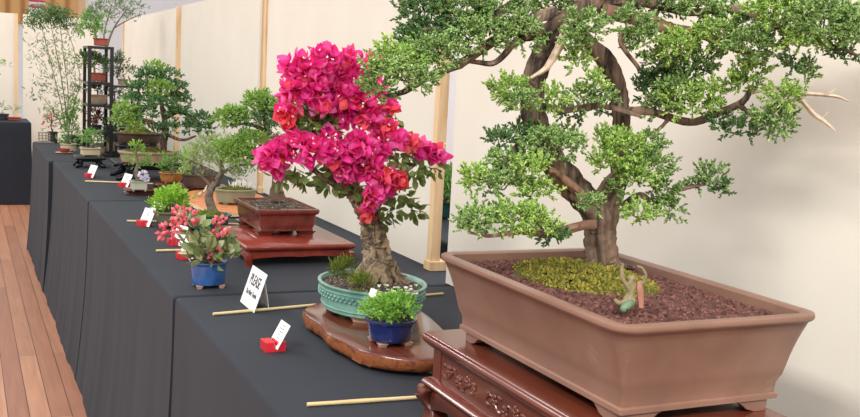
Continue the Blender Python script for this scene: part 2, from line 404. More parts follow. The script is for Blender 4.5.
def twig_to(mb, a, b_, r0, r1, wob=.12, n=6, seed=0):
    a, b_ = np.asarray(a), np.asarray(b_); L = np.linalg.norm(b_ - a); r2 = np.random.default_rng(seed + 5)
    pts = [a + (b_ - a) * t + (r2.normal(0, wob * L * .35, 3) if 0 < t < 1 else 0) for t in np.linspace(0, 1, 5)]
    mb.tube(pts, np.linspace(r0, r1, 5), n, .12, seed, 3)

# ================================================================ setting
def plain_box(name, c, d, m, kind='structure', rz=0):
    mb = MB(); mb.box((0, 0, 0), d, rz); o = mb.build(name, m, smooth=False); o.location = c
    if kind: o['kind'] = kind
    return o
fl = MB(); fl.box((1, 7, -.02), (9, 18, .04)); struct(fl.build('floor', 'floor', smooth=False))
plain_box('wall_back', (1, 15.4, 2), (9, .1, 4), MT['white'])
plain_box('wall_right', (5.45, 7, 2), (.1, 18, 4), MT['white'])
plain_box('trim_1', (-.8, 15.32, 2.8), (4.6, .06, 2.0), MT['timber'])
plain_box('trim_2', (1.55, 15.32, 2.8), (.1, .07, 2.0), MT['post'])

ZT = .74
def cloth(label, x0, x1, y0, y1, amp=.005, seed=0, flare=.02):
    r2 = np.random.default_rng(seed)
    hx, hy = (x1 - x0) / 2, (y1 - y0) / 2; cx, cy = (x0 + x1) / 2, (y0 + y1) / 2
    per = []
    step = .025
    for (ax, ay, bx, by) in ((hx, -hy, hx, hy), (hx, hy, -hx, hy), (-hx, hy, -hx, -hy), (-hx, -hy, hx, -hy)):
        L = max(abs(bx - ax), abs(by - ay)); k = int(L / step)
        for i in range(k): per.append((ax + (bx - ax) * i / k, ay + (by - ay) * i / k))
    per = np.array(per); n = len(per)
    # outward normal; folds live on the two long sides, ends hang flat
    nx = np.where(np.abs(np.abs(per[:, 0]) - hx) < 1e-6, np.sign(per[:, 0]), 0.)
    ny = np.where(np.abs(np.abs(per[:, 1]) - hy) < 1e-6, np.sign(per[:, 1]), 0.)
    s = per[:, 1] + per[:, 0]
    fold = sum(a * np.sin(s * f + p) for a, f, p in zip((.5, .35, .3, .2), (7, 13, 23, 41), r2.uniform(0, 6, 4)))
    rings = []
    for inset in (.35, .12, .03): rings.append(np.stack([per[:, 0] * (1 - inset), per[:, 1] * (1 - inset * hx / hy), np.full(n, ZT)], 1))
    for dx, z in ((-.010, ZT), (-.004, ZT - .003), (-.001, ZT - .008), (0, ZT - .016)):
        rings.append(np.stack([per[:, 0] + nx * dx, per[:, 1] + ny * dx, np.full(n, z)], 1))
    for k in range(1, 13):
        t = k / 12; z = (ZT - .016) * (1 - t) + .004 * t
        off = nx * (amp * fold * t ** .8 + flare * t * t)
        rings.append(np.stack([per[:, 0] + off, per[:, 1] + ny * -.0015 * t, np.full(n, z)], 1))
    mb = MB(); mb.loft(rings[::-1], False, True)
    o = mb.build('tablecloth', 'cloth'); o.location = (cx, cy, 0)
    return tag(o, label, 'tablecloth', 'black cloths over the exhibition tables')
cloth('black cloth over the nearest table, under the carved stand and the please sign', .46, 1.3, .3, 2.38, seed=1)
cloth('black cloth over the second table, under the blue pot with pink buds', .455, 1.3, 2.385, 4.165, seed=2, flare=.045)
cloth('black cloth over the third table, under the tiny tree on a red stand', .452, 1.3, 4.17, 5.87, seed=3, flare=.045)
cloth('black cloth over the fourth table, under the tall black shelf', .43, 1.17, 5.875, 7.3, seed=4, flare=.03)
cloth('black cloth over the table across the far end of the aisle', -3.2, .555, 9.57, 10.2, seed=5, amp=.01)
cloth('black cloth over the table behind the cream panels', 1.5, 2.3, .6, 9.2, seed=6)

# panels of calico between pine posts
def panel(label, x, y0, y1, ztop, zbot=ZT, posts=(1, 1), zfab=.006, along='y'):
    mid = (y0 + y1) / 2
    t = thing('room_divider', label, 'room divider', (x, mid, zbot) if along == 'y' else (mid, x, zbot), 0 if along == 'y' else pi / 2, 'cream calico room dividers')
    L = (y1 - y0) / 2; h = ztop - zbot; fb = MB(); nx_ = 24; rows = 8; V = []; Fq = []
    for side in (-1, 1):
        for j in range(rows + 1):
            for i in range(nx_ + 1):
                yy = -L + 2 * L * i / nx_; zz = zfab + (h - zfab) * j / rows
                V.append((side * .005 + .002 * sin(yy * 9 + j * .4) * sin(pi * j / rows), yy, zz))
    def ix(s_, i, j): return s_ * (rows + 1) * (nx_ + 1) + j * (nx_ + 1) + i
    for j in range(rows):
        for i in range(nx_):
            Fq.append((ix(0, i, j), ix(0, i, j + 1), ix(0, i + 1, j + 1), ix(0, i + 1, j)))
            Fq.append((ix(1, i, j), ix(1, i + 1, j), ix(1, i + 1, j + 1), ix(1, i, j + 1)))
        Fq.append((ix(0, 0, j), ix(1, 0, j), ix(1, 0, j + 1), ix(0, 0, j + 1))); Fq.append((ix(0, nx_, j), ix(0, nx_, j + 1), ix(1, nx_, j + 1), ix(1, nx_, j)))
    for i in range(nx_):
        Fq.append((ix(0, i, rows), ix(1, i, rows), ix(1, i + 1, rows), ix(0, i + 1, rows))); Fq.append((ix(0, i, 0), ix(0, i + 1, 0), ix(1, i + 1, 0), ix(1, i, 0)))
    fb.add(V, Fq); fb.build('fabric', 'panel', t)
    for sgn, vis in zip((-1, 1), posts):      # posts stand beside the cloth or, wrapped, behind it
        p = MB(); yy = sgn * (L + .015) if vis else sgn * (L - .03); xx = 0 if vis else .022
        p.box((xx, yy, h / 2), (.03, .03, h)); p.build('post', 'post', t, False, .002)
        f = MB(); f.box((.013 if vis else .05, yy if vis else yy - sgn * .04, .0145), (.064, .05, .028)); f.build('foot', 'post', t, False, .002)
    return t
panel('cream calico divider nearest the camera, behind the big juniper', 1.195, -.6, 2.40, 1.68, posts=(0, 0), zfab=.003)
panel('cream calico divider behind the magenta flowering tree', 1.24, 2.605, 4.41, 1.675)
panel('cream calico divider behind the sage green tree, second from the far end', 1.24, 4.55, 6.37, 1.67, posts=(0, 0))
panel('cream calico divider at the far end of the row, behind the domed juniper', 1.24, 6.50, 8.80, 1.665, 0, zfab=.55)
panel('cream calico divider behind the far cross table, left of the pine post', 10.45, -2.2, .455, 1.72, 0, posts=(1, 0), zfab=.5, along='x')
panel('cream calico divider behind the bamboo at the far end', 10.45, .53, 1.22, 1.72, 0, posts=(0, 0), zfab=.5, along='x')

# poster over the far panels
t = thing('poster', 'small red and white poster hung above the far pine post', 'poster', aty(37, 9, 15.283))
s_ = ppm(t.location)
b_ = MB(); b_.box((0, 0, 0), (15 * s_, .012, 24 * s_)); b_.build('sheet', 'white', t, False)
b_ = MB()
for zc, hh, w_ in ((8, 2.2, 15), (4.2, .9, 12), (2.2, 2, 15)): b_.box((0, -.008, zc * s_), (w_ * s_, .004, hh * s_))
b_.build('red_band', mat('poster_red', [(196, 70, 66), (206, 84, 78)], .6), t, False)
b_ = MB()
for k in range(5): b_.box(((-5 + 2.5 * k) * s_, -.008, (-5 - (k % 3) * 1.6) * s_), (2.2 * s_, .004, 2.6 * s_))
b_.build('blue_print', mat('poster_blue', [(140, 164, 190), (160, 180, 200)], .6), t, False)

# ========================================================== foreground stand
sx0, sx1, sy0, sy1, sz = .668, .952, .80, 1.425, .886
t = thing('display_stand', 'carved dark rosewood stand under the large brown rectangular pot', 'stand', ((sx0 + sx1) / 2, (sy0 + sy1) / 2, ZT))
hx, hy, H = (sx1 - sx0) / 2, (sy1 - sy0) / 2, sz - ZT
def prof_loft(pr, r=.006):
    mb = MB(); mb.loft([rr(hx + d, hy + d, z, r, 4) for d, z in pr]); return mb
prof_loft([(-.02, H - .028), (-.012, H - .024), (-.004, H - .018), (.0, H - .013), (.001, H - .008), (-.001, H - .004), (-.004, H - .003), (-.005, H - .0025), (-.006, H)]).build('top', 'rosewood', t)
prof_loft([(-.017, H - .075), (-.017, H - .026)]).build('frieze', 'rosewood', t)
prof_loft([(-.014, H - .089), (-.004, H - .087), (-.001, H - .082), (-.004, H - .077), (-.016, H - .073)]).build('moulding', 'rosewood', t)
for sx_ in (-1, 1):         # corner stiles of the frieze
    for sy_ in (-1, 1):
        q = MB(); q.box((sx_ * (hx - .018), sy_ * (hy - .03), H - .05), (.005, .026, .048)); q.build('stile', 'rosewood', t, False, .001)
# legs: cabriole, bulging out below the moulding
for sx_ in (-1, 1):
    for sy_ in (-1, 1):
        q = MB(); rings = []
        for k in range(9):
            u = k / 8; z = (H - .089) * (1 - u); w = .020 - .008 * sin(u * pi * .9) + .004 * u
            o_ = .004 + .010 * sin(min(1, u * 1.6) * pi) - .006 * u
            g_ = rr(w, w, z, .006, 4); g_[:, 0] += sx_ * (hx - .022 + o_); g_[:, 1] += sy_ * (hy - .022 + o_); rings.append(g_)
        q.loft(rings[::-1]); q.build('leg', 'rosewood', t)
# apron with a scalloped lower edge
def apron(L, horizontal_x, off, par, m, z1, drop, th=.012, lobes=2):
    n = 48; top = []; bot = []
    for i in range(n + 1):
        u = i / n * 2 - 1; e = abs(u)
        d = drop * (.42 + .58 * e ** 5 + .16 * max(0, cos(u * pi * lobes)) * (1 - e)) 
        top.append((u * L, z1)); bot.append((u * L, z1 - d))
    mb = MB(); V = []
    for s_ in (-1, 1):
        for a, z in top + bot: V.append((off + s_ * th / 2, a, z) if not horizontal_x else (a, off + s_ * th / 2, z))
    Nn = n + 1; Fq = []
    for i in range(n):
        Fq += [(i, i + 1, Nn + i + 1, Nn + i), (2 * Nn + i + 1, 2 * Nn + i, 3 * Nn + i, 3 * Nn + i + 1), (Nn + i, Nn + i + 1, 3 * Nn + i + 1, 3 * Nn + i), (i + 1, i, 2 * Nn + i, 2 * Nn + i + 1)]
    mb.add(V, Fq); return mb.build('apron', m, par, False)
for s_ in (-1, 1):
    apron(hy - .03, False, s_ * (hx - .014), t, 'rosewood', H - .088, .036)
    apron(hx - .03, True, s_ * (hy - .014), t, 'rosewood', H - .088, .036)
# carved sprays on the long frieze
def carve(yc, sc, flip):
    mb = MB(); x = -hx + .0165; zc = H - .052
    pts = [(x, yc + flip * (-.055 + .11 * k / 10) * sc, zc + .009 * sin(k * 1.25) * sc) for k in range(11)]
    mb.tube(pts, .0022 * sc, 6, 0, 0, 3)
    for k, (dy, dz) in enumerate(((-.03, .006), (.0, -.003), (.032, .004))):
        for a in range(5):
            mb.ball((x, yc + dy * sc + .0062 * sc * cos(a * 1.257 + k), zc + dz * sc + .0062 * sc * sin(a * 1.257 + k)), (.0028, .0044 * sc, .0044 * sc), 8, 6)
        mb.ball((x - .001, yc + dy * sc, zc + dz * sc), (.003, .003, .003), 8, 6)
    for dy, dz in ((-.05, .008), (-.043, -.008), (.016, .012), (.05, -.007), (.048, .010), (-.014, -.012)):
        mb.ball((x, yc + dy * sc, zc + dz * sc), (.002, .008 * sc, .003 * sc), 8, 6)
    return mb.build('carved_flower_spray', 'rosewood', t)
for yc, fl_ in ((.205, 1), (.06, -1), (-.085, 1), (-.22, -1)): carve(yc, 1.0, fl_)

# ============================================================ big juniper
PC = np.array([.829, 1.152, sz + .0004])
t = thing('potted_bonsai', 'large juniper bonsai in a brown rectangular pot on the carved stand', 'bonsai', PC)
HP = .1325
zsoil = make_pot(t, 'rect', .158, .249, HP, 'brownpot', r=.033, fh=.014, taper=.215, lip=.007, wall=.019, curve=.75, soil=mat('brown_soil', [(58, 36, 32), (92, 56, 48), (110, 70, 60)], .95, 160, 3, bmp=.8), depth=.014, mound=.010, band=True, feet=False)
pot = [c for c in t.children if c.name.startswith('pot')][0]
tp = .215 * .158
for sx_ in (-1, 1):             # cloud-cut corner feet, each sweeping round its corner
    for sy_ in (-1, 1):
        fx, fy = .158 - tp - .004, .249 - tp - .004; L, rc, th = .060, .020, .013; path = []
        for i in range(13): path.append((fx - L + (L - rc) * i / 12, fy, 0, 1))
        for i in range(1, 7): a = pi / 2 - pi / 2 * i / 6; path.append((fx - rc + rc * cos(a), fy - rc + rc * sin(a), cos(a), sin(a)))
        for i in range(1, 13): path.append((fx, fy - rc - (L - rc) * i / 12, 1, 0))
        n = len(path); V = []; Fq = []
        for i, (x, y, nx_, ny_) in enumerate(path):
            u = abs(i / (n - 1) * 2 - 1); zz = 0 if u < .45 else .0035 * sin((u - .45) / .25 * pi / 2) if u < .70 else .0035 + .011 * ((u - .70) / .30) ** .7
            zz = min(zz, .0135)
            for q_ in (0, th):
                for z_ in (zz, .0150): V.append((sx_ * (x - nx_ * q_), sy_ * (y - ny_ * q_), z_))
        for i in range(n - 1):
            a, b2 = i * 4, i * 4 + 4
            Fq += [(a, b2, b2 + 1, a + 1), (a + 2, a + 3, b2 + 3, b2 + 2), (a, a + 2, b2 + 2, b2), (a + 1, b2 + 1, b2 + 3, a + 3)]
        Fq += [(0, 1, 3, 2), (n * 4 - 4, n * 4 - 2, n * 4 - 1, n * 4 - 3)]
        f = MB(); f.add(V, Fq); f.build('foot', 'brownfoot', pot)
g = MB(); granules(g, 6200, lambda: (random.uniform(-.133, .133), random.uniform(-.225, .225)), zsoil, .0042)
go = g.build('lava_granules', 'lava', t, False); go['kind'] = 'stuff'
mp_ = atz(590, 282, PC[2] + HP - .008) - PC
moss_patch(t, (mp_[0] + .005, mp_[1] + .02, zsoil(0, 0) - .002), .088, .135, .016, 3400, 'moss')

def xdy(px): return -max(0, px - 690) / 170 * .19
def Lc(px, py, Y): return aty(px, py, Y) - PC
YT = 1.235
def branch(name, pts, m, Y=YT, n=10, rough=.1, seed=0, parent=None, loc=None, k=1.0):
    """pts: (px, py, diameter in px, dY)"""
    loc = PC if loc is None else loc; P = []; Rr = []
    for q in pts:
        p = aty(q[0], q[1], Y + (q[3] if len(q) > 3 else 0) + (xdy(q[0]) if loc is PC else 0)); P.append(p - loc); Rr.append(q[2] / 2 * ppm(p) * k)
    mb = MB(); mb.tube(P, Rr, n, rough, seed, 6); return mb.build(name, m, parent or t)
branch('trunk', [(601, 276, 44), (602, 262, 34), (601, 245, 32), (600, 228, 31), (596, 212, 30), (584, 198, 28, .005), (568, 182, 27, .01), (553, 162, 26, .02), (541, 140, 26, .03), (535, 118, 25, .03), (533, 96, 24, .03), (535, 74, 23, .02), (544, 52, 24, .02), (558, 30, 22, .01), (574, 14, 20), (592, 4, 18), (604, -14, 15), (612, -40, 12)], 'bark', n=18, rough=.16, seed=3)
branch('second_trunk', [(604, 232, 22, .0), (612, 205, 18, .0), (619, 175, 17, .01), (621, 145, 17, .02), (622, 118, 17, .02), (619, 95, 18, .02), (612, 72, 19, .015), (602, 56, 18, .01), (590, 44, 14, .01), (578, 28, 12)], 'bark', n=14, rough=.14, seed=4)
for i, pts in enumerate([[(600, 262, 16), (590, 268, 10, -.02), (578, 275, 5, -.04)], [(606, 258, 16), (618, 272, 13, -.03), (628, 286, 8, -.06), (632, 294, 4, -.08)], [(606, 262, 14), (620, 266, 9, .0), (634, 268, 4, .02)]]):
    branch('surface_root', pts, 'bark', n=9, seed=20 + i)
BR = [[(574, 14, 16), (556, 22, 14, .0), (540, 34, 10, .01), (518, 40, 8, .02), (496, 62, 6, .03), (476, 62, 5, .04), (460, 60, 4, .05)],
      [(556, 12, 12, .0), (530, 20, 12, .01), (505, 34, 11, .02), (484, 47, 10, .03), (460, 64, 9, .03), (430, 76, 8, .03), (404, 92, 6, .03), (385, 96, 3, .03)],
      [(600, 8, 16), (625, 16, 15, -.01), (650, 22, 14, -.02), (672, 30, 13, -.03), (700, 34, 10, -.04), (740, 50, 8, -.05), (770, 55, 5, -.05)],
      [(604, 4, 10), (640, 2, 9, -.02), (690, 12, 8, -.04), (740, 10, 7, -.06), (800, 38, 6, -.07), (840, 48, 4, -.07), (858, 56, 3, -.07)],
      [(620, 112, 10), (650, 112, 8, -.02), (690, 122, 8, -.03), (720, 112, 8, -.04), (742, 102, 7, -.05), (752, 88, 5, -.05)],
      [(738, 104, 6, -.05), (752, 114, 5, -.05), (772, 112, 4, -.06), (782, 104, 3, -.06)],
      [(600, 215, 12), (622, 206, 9, -.01), (640, 195, 7, -.02), (655, 203, 5, -.02), (680, 190, 4, -.02), (716, 182, 3, -.02)],
      [(598, 200, 14), (612, 178, 11, -.02), (640, 160, 8, -.03), (660, 158, 5, -.04)],
      [(588, 200, 12), (560, 176, 8, -.02), (552, 170, 6, -.03)],
      [(536, 122, 10, .03), (515, 150, 8, .0), (490, 175, 5, -.02), (470, 180, 3, -.03)],
      [(536, 100, 8, .03), (560, 110, 7, .0), (600, 106, 6, -.02), (640, 116, 4, -.02)],
      [(533, 88, 8, .03), (515, 95, 6, .02), (500, 96, 4, .02)],
      [(640, 26, 6, -.03), (620, 40, 5, -.04), (640, 70, 4, -.04)],
      [(520, 0, 10, .03), (488, 18, 8, .04), (450, 26, 6, .05), (420, 30, 3, .05)]]
for i, pts in enumerate(BR): branch('branch', pts, 'redbark' if i in (2, 8) else 'bark', n=8, rough=.12, seed=40 + i)
branch('twisted_low_branch', [(602, 226, 11, .0), (588, 224, 9, -.02), (564, 230, 9, -.04), (548, 234, 8, -.05), (520, 232, 6, -.05), (490, 236, 4, -.05), (468, 232, 2.5, -.05)], 'redbark', n=9, rough=.2, seed=80)
# bleached dead branches
DW = [[(752, 92, 5, -.05), (772, 88, 5, -.06), (801, 93, 4.5, -.07), (834, 96, 3.5, -.08), (849, 101, 1.5, -.08)], [(798, 95, 5, -.07), (812, 112, 5, -.07), (824, 121, 4, -.07), (836, 131, 1.5, -.07)],
      [(826, 95, 3, -.08), (836, 89, 1.5, -.08)], [(668, 112, 4, -.03), (666, 122, 4, -.03), (656, 131, 4, -.03), (645, 135, 3.5, -.03), (637, 133, 1.5, -.03)], [(648, 134, 3, -.03), (643, 142, 1.2, -.03)], [(822, 120, 3, -.07), (828, 112, 1.2, -.07)]]
for i, pts in enumerate(DW): branch('dead_branch', pts, 'deadwood' if i not in (3, 4) else 'twig', n=7, rough=.15, seed=60 + i)
q = branch('dead_snag', [(570, 16, 12), (562, 40, 10, -.02), (548, 66, 7, -.02), (531, 78, 3, -.01)], 'deadwood', n=8, rough=.2, seed=90)

# (px, py, half width, half height, dY, material, density)
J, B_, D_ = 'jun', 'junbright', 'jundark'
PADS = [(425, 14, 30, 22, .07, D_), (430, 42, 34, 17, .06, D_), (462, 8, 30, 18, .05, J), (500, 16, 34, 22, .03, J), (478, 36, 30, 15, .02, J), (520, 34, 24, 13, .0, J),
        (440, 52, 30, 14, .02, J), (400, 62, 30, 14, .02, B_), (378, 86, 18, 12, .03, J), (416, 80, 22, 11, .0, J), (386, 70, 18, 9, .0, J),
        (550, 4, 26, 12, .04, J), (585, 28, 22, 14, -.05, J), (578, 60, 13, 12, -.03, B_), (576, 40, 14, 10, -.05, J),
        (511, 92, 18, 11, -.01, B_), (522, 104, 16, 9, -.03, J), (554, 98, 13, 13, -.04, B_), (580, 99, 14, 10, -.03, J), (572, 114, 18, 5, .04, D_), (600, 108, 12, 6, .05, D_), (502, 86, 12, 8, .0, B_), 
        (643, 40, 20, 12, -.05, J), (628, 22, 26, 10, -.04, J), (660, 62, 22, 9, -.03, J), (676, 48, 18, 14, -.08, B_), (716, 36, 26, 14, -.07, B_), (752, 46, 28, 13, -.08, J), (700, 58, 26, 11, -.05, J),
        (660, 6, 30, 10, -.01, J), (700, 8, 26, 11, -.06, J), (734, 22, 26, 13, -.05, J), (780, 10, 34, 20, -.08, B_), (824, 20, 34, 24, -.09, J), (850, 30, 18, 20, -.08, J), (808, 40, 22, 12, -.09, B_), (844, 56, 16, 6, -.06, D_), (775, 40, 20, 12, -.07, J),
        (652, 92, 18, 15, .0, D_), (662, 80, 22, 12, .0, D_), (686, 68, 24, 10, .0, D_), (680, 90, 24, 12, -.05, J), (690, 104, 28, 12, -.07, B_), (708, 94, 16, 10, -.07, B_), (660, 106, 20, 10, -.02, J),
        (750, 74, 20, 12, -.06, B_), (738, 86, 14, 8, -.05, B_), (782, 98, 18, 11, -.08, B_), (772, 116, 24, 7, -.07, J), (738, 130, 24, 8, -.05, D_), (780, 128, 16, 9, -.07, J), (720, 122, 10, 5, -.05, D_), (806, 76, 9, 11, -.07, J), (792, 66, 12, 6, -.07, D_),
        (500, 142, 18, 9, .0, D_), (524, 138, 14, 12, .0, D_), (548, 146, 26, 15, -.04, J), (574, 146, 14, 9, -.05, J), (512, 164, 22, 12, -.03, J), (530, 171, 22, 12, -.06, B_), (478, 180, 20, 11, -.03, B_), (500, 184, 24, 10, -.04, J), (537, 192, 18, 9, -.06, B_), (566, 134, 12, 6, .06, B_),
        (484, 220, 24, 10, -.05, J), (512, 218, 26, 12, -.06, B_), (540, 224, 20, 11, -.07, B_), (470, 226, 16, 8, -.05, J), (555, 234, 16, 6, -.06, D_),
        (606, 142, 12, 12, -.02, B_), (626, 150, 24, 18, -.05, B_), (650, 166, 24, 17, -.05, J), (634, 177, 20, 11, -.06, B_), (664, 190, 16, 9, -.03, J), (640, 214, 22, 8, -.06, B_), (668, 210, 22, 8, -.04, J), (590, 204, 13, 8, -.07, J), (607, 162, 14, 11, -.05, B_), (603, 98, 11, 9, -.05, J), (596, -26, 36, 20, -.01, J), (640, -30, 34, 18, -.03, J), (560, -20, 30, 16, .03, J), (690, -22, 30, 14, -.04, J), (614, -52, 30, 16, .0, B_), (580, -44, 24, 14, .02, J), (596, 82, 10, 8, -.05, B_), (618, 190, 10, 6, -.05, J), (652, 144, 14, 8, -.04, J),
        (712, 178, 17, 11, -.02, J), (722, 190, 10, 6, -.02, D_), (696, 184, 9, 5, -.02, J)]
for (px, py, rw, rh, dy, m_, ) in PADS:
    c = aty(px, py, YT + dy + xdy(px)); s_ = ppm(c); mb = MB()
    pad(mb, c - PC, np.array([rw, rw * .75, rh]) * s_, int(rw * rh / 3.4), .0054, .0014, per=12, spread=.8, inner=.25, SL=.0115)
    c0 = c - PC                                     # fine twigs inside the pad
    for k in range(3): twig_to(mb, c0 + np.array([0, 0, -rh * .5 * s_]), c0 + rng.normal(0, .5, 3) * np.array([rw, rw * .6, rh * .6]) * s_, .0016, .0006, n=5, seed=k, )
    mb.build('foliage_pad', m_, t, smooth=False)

# -------- little figurine with raised arms on the soil
fb_ = atz(633, 311, PC[2] + HP - .006)
f = thing('figurine', 'tiny weathered figurine with raised arms and green tail in the juniper pot', 'figurine', fb_); sf = ppm(fb_)
def fp(px, py, d=0): p = aty(px, py, fb_[1] + d) - fb_; return p
def skin(name, verts, edges, rad, m_, parent, sub=2):
    me = bpy.data.meshes.new(name); bm = bmesh.new(); ly = bm.verts.layers.skin.verify()
    vs = [bm.verts.new(v) for v in verts]
    for v, r_ in zip(vs, rad): v[ly].radius = (r_, r_)
    vs[0][ly].use_root = True
    for a, b2 in edges: bm.edges.new((vs[a], vs[b2]))
    bm.to_mesh(me); bm.free(); o = bpy.data.objects.new(name, me); COL.objects.link(o); o.parent = parent
    me.materials.append(MT[m_]); o.modifiers.new('skin', 'SKIN').use_smooth_shade = True
    sd = o.modifiers.new('sub', 'SUBSURF'); sd.levels = sd.render_levels = sub
    return o
V = [fp(629, 300), fp(630, 291), fp(630, 285), fp(631, 280.5), fp(631, 277), fp(626, 285), fp(622, 279), fp(622, 270), fp(623, 263), fp(635, 285), fp(643, 283), fp(646, 275), fp(642, 268), fp(637, 266), fp(624, 304, -.004), fp(618, 303, -.006), fp(614, 299, -.004), fp(635, 304, -.006)]
E_ = [(0, 1), (1, 2), (2, 3), (3, 4), (2, 5), (5, 6), (6, 7), (7, 8), (2, 9), (9, 10), (10, 11), (11, 12), (12, 13), (0, 14), (14, 15), (15, 16), (0, 17)]
R_ = [4.6, 4.2, 4.2, 2, 4.2, 2.4, 2.2, 1.9, 1.2, 2.4, 2.2, 1.9, 1.7, 1.2, 4, 3, 1.5, 3.5]
skin('body', [v for v in V], E_, [r_ * sf for r_ in R_], 'figstone', f)
q = MB(); q.tube([fp(632, 303, -.008), fp(628, 305, -.014), fp(624, 309, -.018), fp(625, 312, -.02)], np.array([3.4, 4.4, 4.2, 2]) * sf, 10, .05); q.build('tail', 'figgreen', f)
q = MB(); q.tube([fp(639, 281, -.004), fp(640, 288, -.006), fp(641, 298, -.008), fp(641, 308, -.01)], np.array([2, 3.2, 3, 2.2]) * sf, 9, .15); q.build('driftwood_support', 'figpink', f)
q = MB(); q.ball(fp(631, 278, .003), np.array([4.6, 4.2, 3.4]) * sf, 10, 7); q.build('hair', 'figstone', f)

# ============================================================== slab stand
zs = .778
out = [(304, 308), (303, 312), (312, 319), (320, 324), (327, 333), (337, 338), (347, 343), (356, 348), (363, 351), (385, 356), (408, 358.5), (432, 359), (452, 352), (450, 338), (443, 328), (427, 314), (412, 305), (396, 300), (372, 295), (345, 297), (318, 302)]
W = np.array([atz(px, py, zs) for px, py in out])
c0 = W.mean(0); c0[2] = ZT
t = thing('slab_stand', 'live-edged polished wooden slab under the celadon pot and the little blue pot', 'stand', c0)
Pp = W - c0
pp, _ = smooth_path(np.vstack([Pp, Pp[:1]]), np.ones(len(Pp) + 1), 3); pp = pp[:-1]
cen = pp.mean(0)
def shr(k, z, rg=0):
    q = cen + (pp - cen) * k; q[:, 2] = z; q[:, :2] += rng.normal(0, rg, (len(q), 2)); return q
mb = MB(); mb.loft([shr(.5, .038), shr(.975, .038), shr(.985, .037)], False, True); 
mb.V = [v for v in mb.V]; mb.Fs = [(f[:, ::-1] if f.shape[1] == 4 else f[:, ::-1], 0) for f, _ in mb.Fs]
mb = MB(); mb.loft([shr(.992, .0335), shr(.985, .037), shr(.97, .038), shr(.5, .038)], False, True); mb.build('top_face', 'slab', t)
mb = MB(); mb.loft([shr(.945, .009), shr(.965, .0105, .001), shr(.985, .018, .0014), shr(.997, .028, .0012), shr(.992, .0335)], True, False); mb.build('live_edge', 'slabedge', t)
for px, py in ((374, 366), (318, 318), (425, 372), (404, 322)):
    q = atz(px, py, ZT) - c0; mb = MB(); mb.loft([rr(.012, .012, 0, .005, 4), rr(.010, .010, .005, .004, 4), rr(.014, .014, .0098, .005, 4)])
    mb.V = [v + np.array([q[0], q[1], 0]) for v in mb.V]; mb.build('foot', 'slab', t)

# =========================================================== bougainvillea
BC = np.array([.806, 1.985, zs + .0005])
t = thing('potted_bonsai', 'bougainvillea bonsai covered in magenta flowers in an oval celadon pot', 'bonsai', BC)
zf = make_pot(t, 'oval', .116, .138, .070, 'teal', taper=.10, lip=.004, wall=.008, curve=.2, fh=.011, depth=.009, mound=.010, feet=False, nsoil=900)
pot = [c for c in t.children if c.name.startswith('pot')][0]
for a in (pi * .78, pi * 1.30, pi * .25, pi * 1.75):
    f = MB(); rings = []
    for k, z in enumerate((0, .004, .009, .0125)):
        w = (.019, .021, .025, .027)[k]; g_ = rr(w, .010, z, .004, 4); ca, sa = cos(a + pi / 2), sin(a + pi / 2)
        x, y = g_[:, 0] * ca - g_[:, 1] * sa, g_[:, 0] * sa + g_[:, 1] * ca
        g_[:, 0] = x + cos(a) * .085; g_[:, 1] = y + sin(a) * .100; rings.append(g_)
    f.loft(rings); f.build('foot', 'clayfoot', pot)
st = MB()
for row, z in enumerate((.050, .043)):
    for k in range(64):
        a = (k + .5 * row) / 64 * 2 * pi; e = .0062
        st.ball((cos(a) * (.116 - e * .72), sin(a) * (.138 - e * .72), z), .0030, 8, 6)
st_o = st.build('stud_band', 'teal', pot); st_o['kind'] = 'stuff'
bd = MB()
for z in (.057, .022):
    e = .005 if z > .04 else .0095
    bd.tube([(cos(a) * (.116 - e), sin(a) * (.138 - e), z) for a in np.linspace(0, 2 * pi, 41)], .0016, 6, 0, 0, 1)
bd.build('ridge', 'teal', pot)
YB = BC[1] + .005
def bbr(name, pts, n=12, rough=.16, seed=0, m_='boubark'): return branch(name, pts, m_, YB, n, rough, seed, t, BC)
bbr('trunk', [(382, 291, 50), (380, 281, 38), (378, 270, 31), (377, 256, 26), (377, 243, 24), (374, 230, 22), (369, 216, 21), (362, 203, 20), (354, 193, 18), (344, 183, 17), (334, 170, 14), (327, 150, 12), (324, 125, 9), (326, 95, 6), (332, 70, 4)], 22, .34, 7)
for i, pts in enumerate([[(372, 262, 18, -.01), (360, 278, 14, -.02), (350, 288, 6, -.03)], [(376, 262, 18, -.025), (370, 280, 15, -.045), (366, 292, 6, -.06)], [(382, 258, 18, -.01), (391, 272, 16, -.02), (402, 286, 9, -.03), (409, 291, 4, -.03)], [(381, 262, 16, -.025), (385, 280, 14, -.045), (390, 292, 7, -.055)]]):
    bbr('surface_root', pts, 10, .25, 30 + i)
for i, pts in enumerate([[(370, 216, 9, -.01), (380, 200, 8, -.02), (392, 186, 6, -.03)], [(350, 190, 9), (330, 182, 6, -.02), (300, 160, 5, -.03), (275, 150, 3, -.03)], [(334, 170, 8), (350, 150, 6, -.02), (385, 148, 4, -.03), (415, 152, 3, -.02)], [(326, 130, 7), (305, 112, 5, -.01), (290, 85, 3, -.01)], [(325, 120, 6), (345, 100, 5, -.01), (366, 85, 3, .0)], [(390, 186, 5, -.03), (410, 168, 4, -.02), (430, 154, 2.5, -.02)]]):
    bbr('branch', pts, 8, .15, 50 + i)
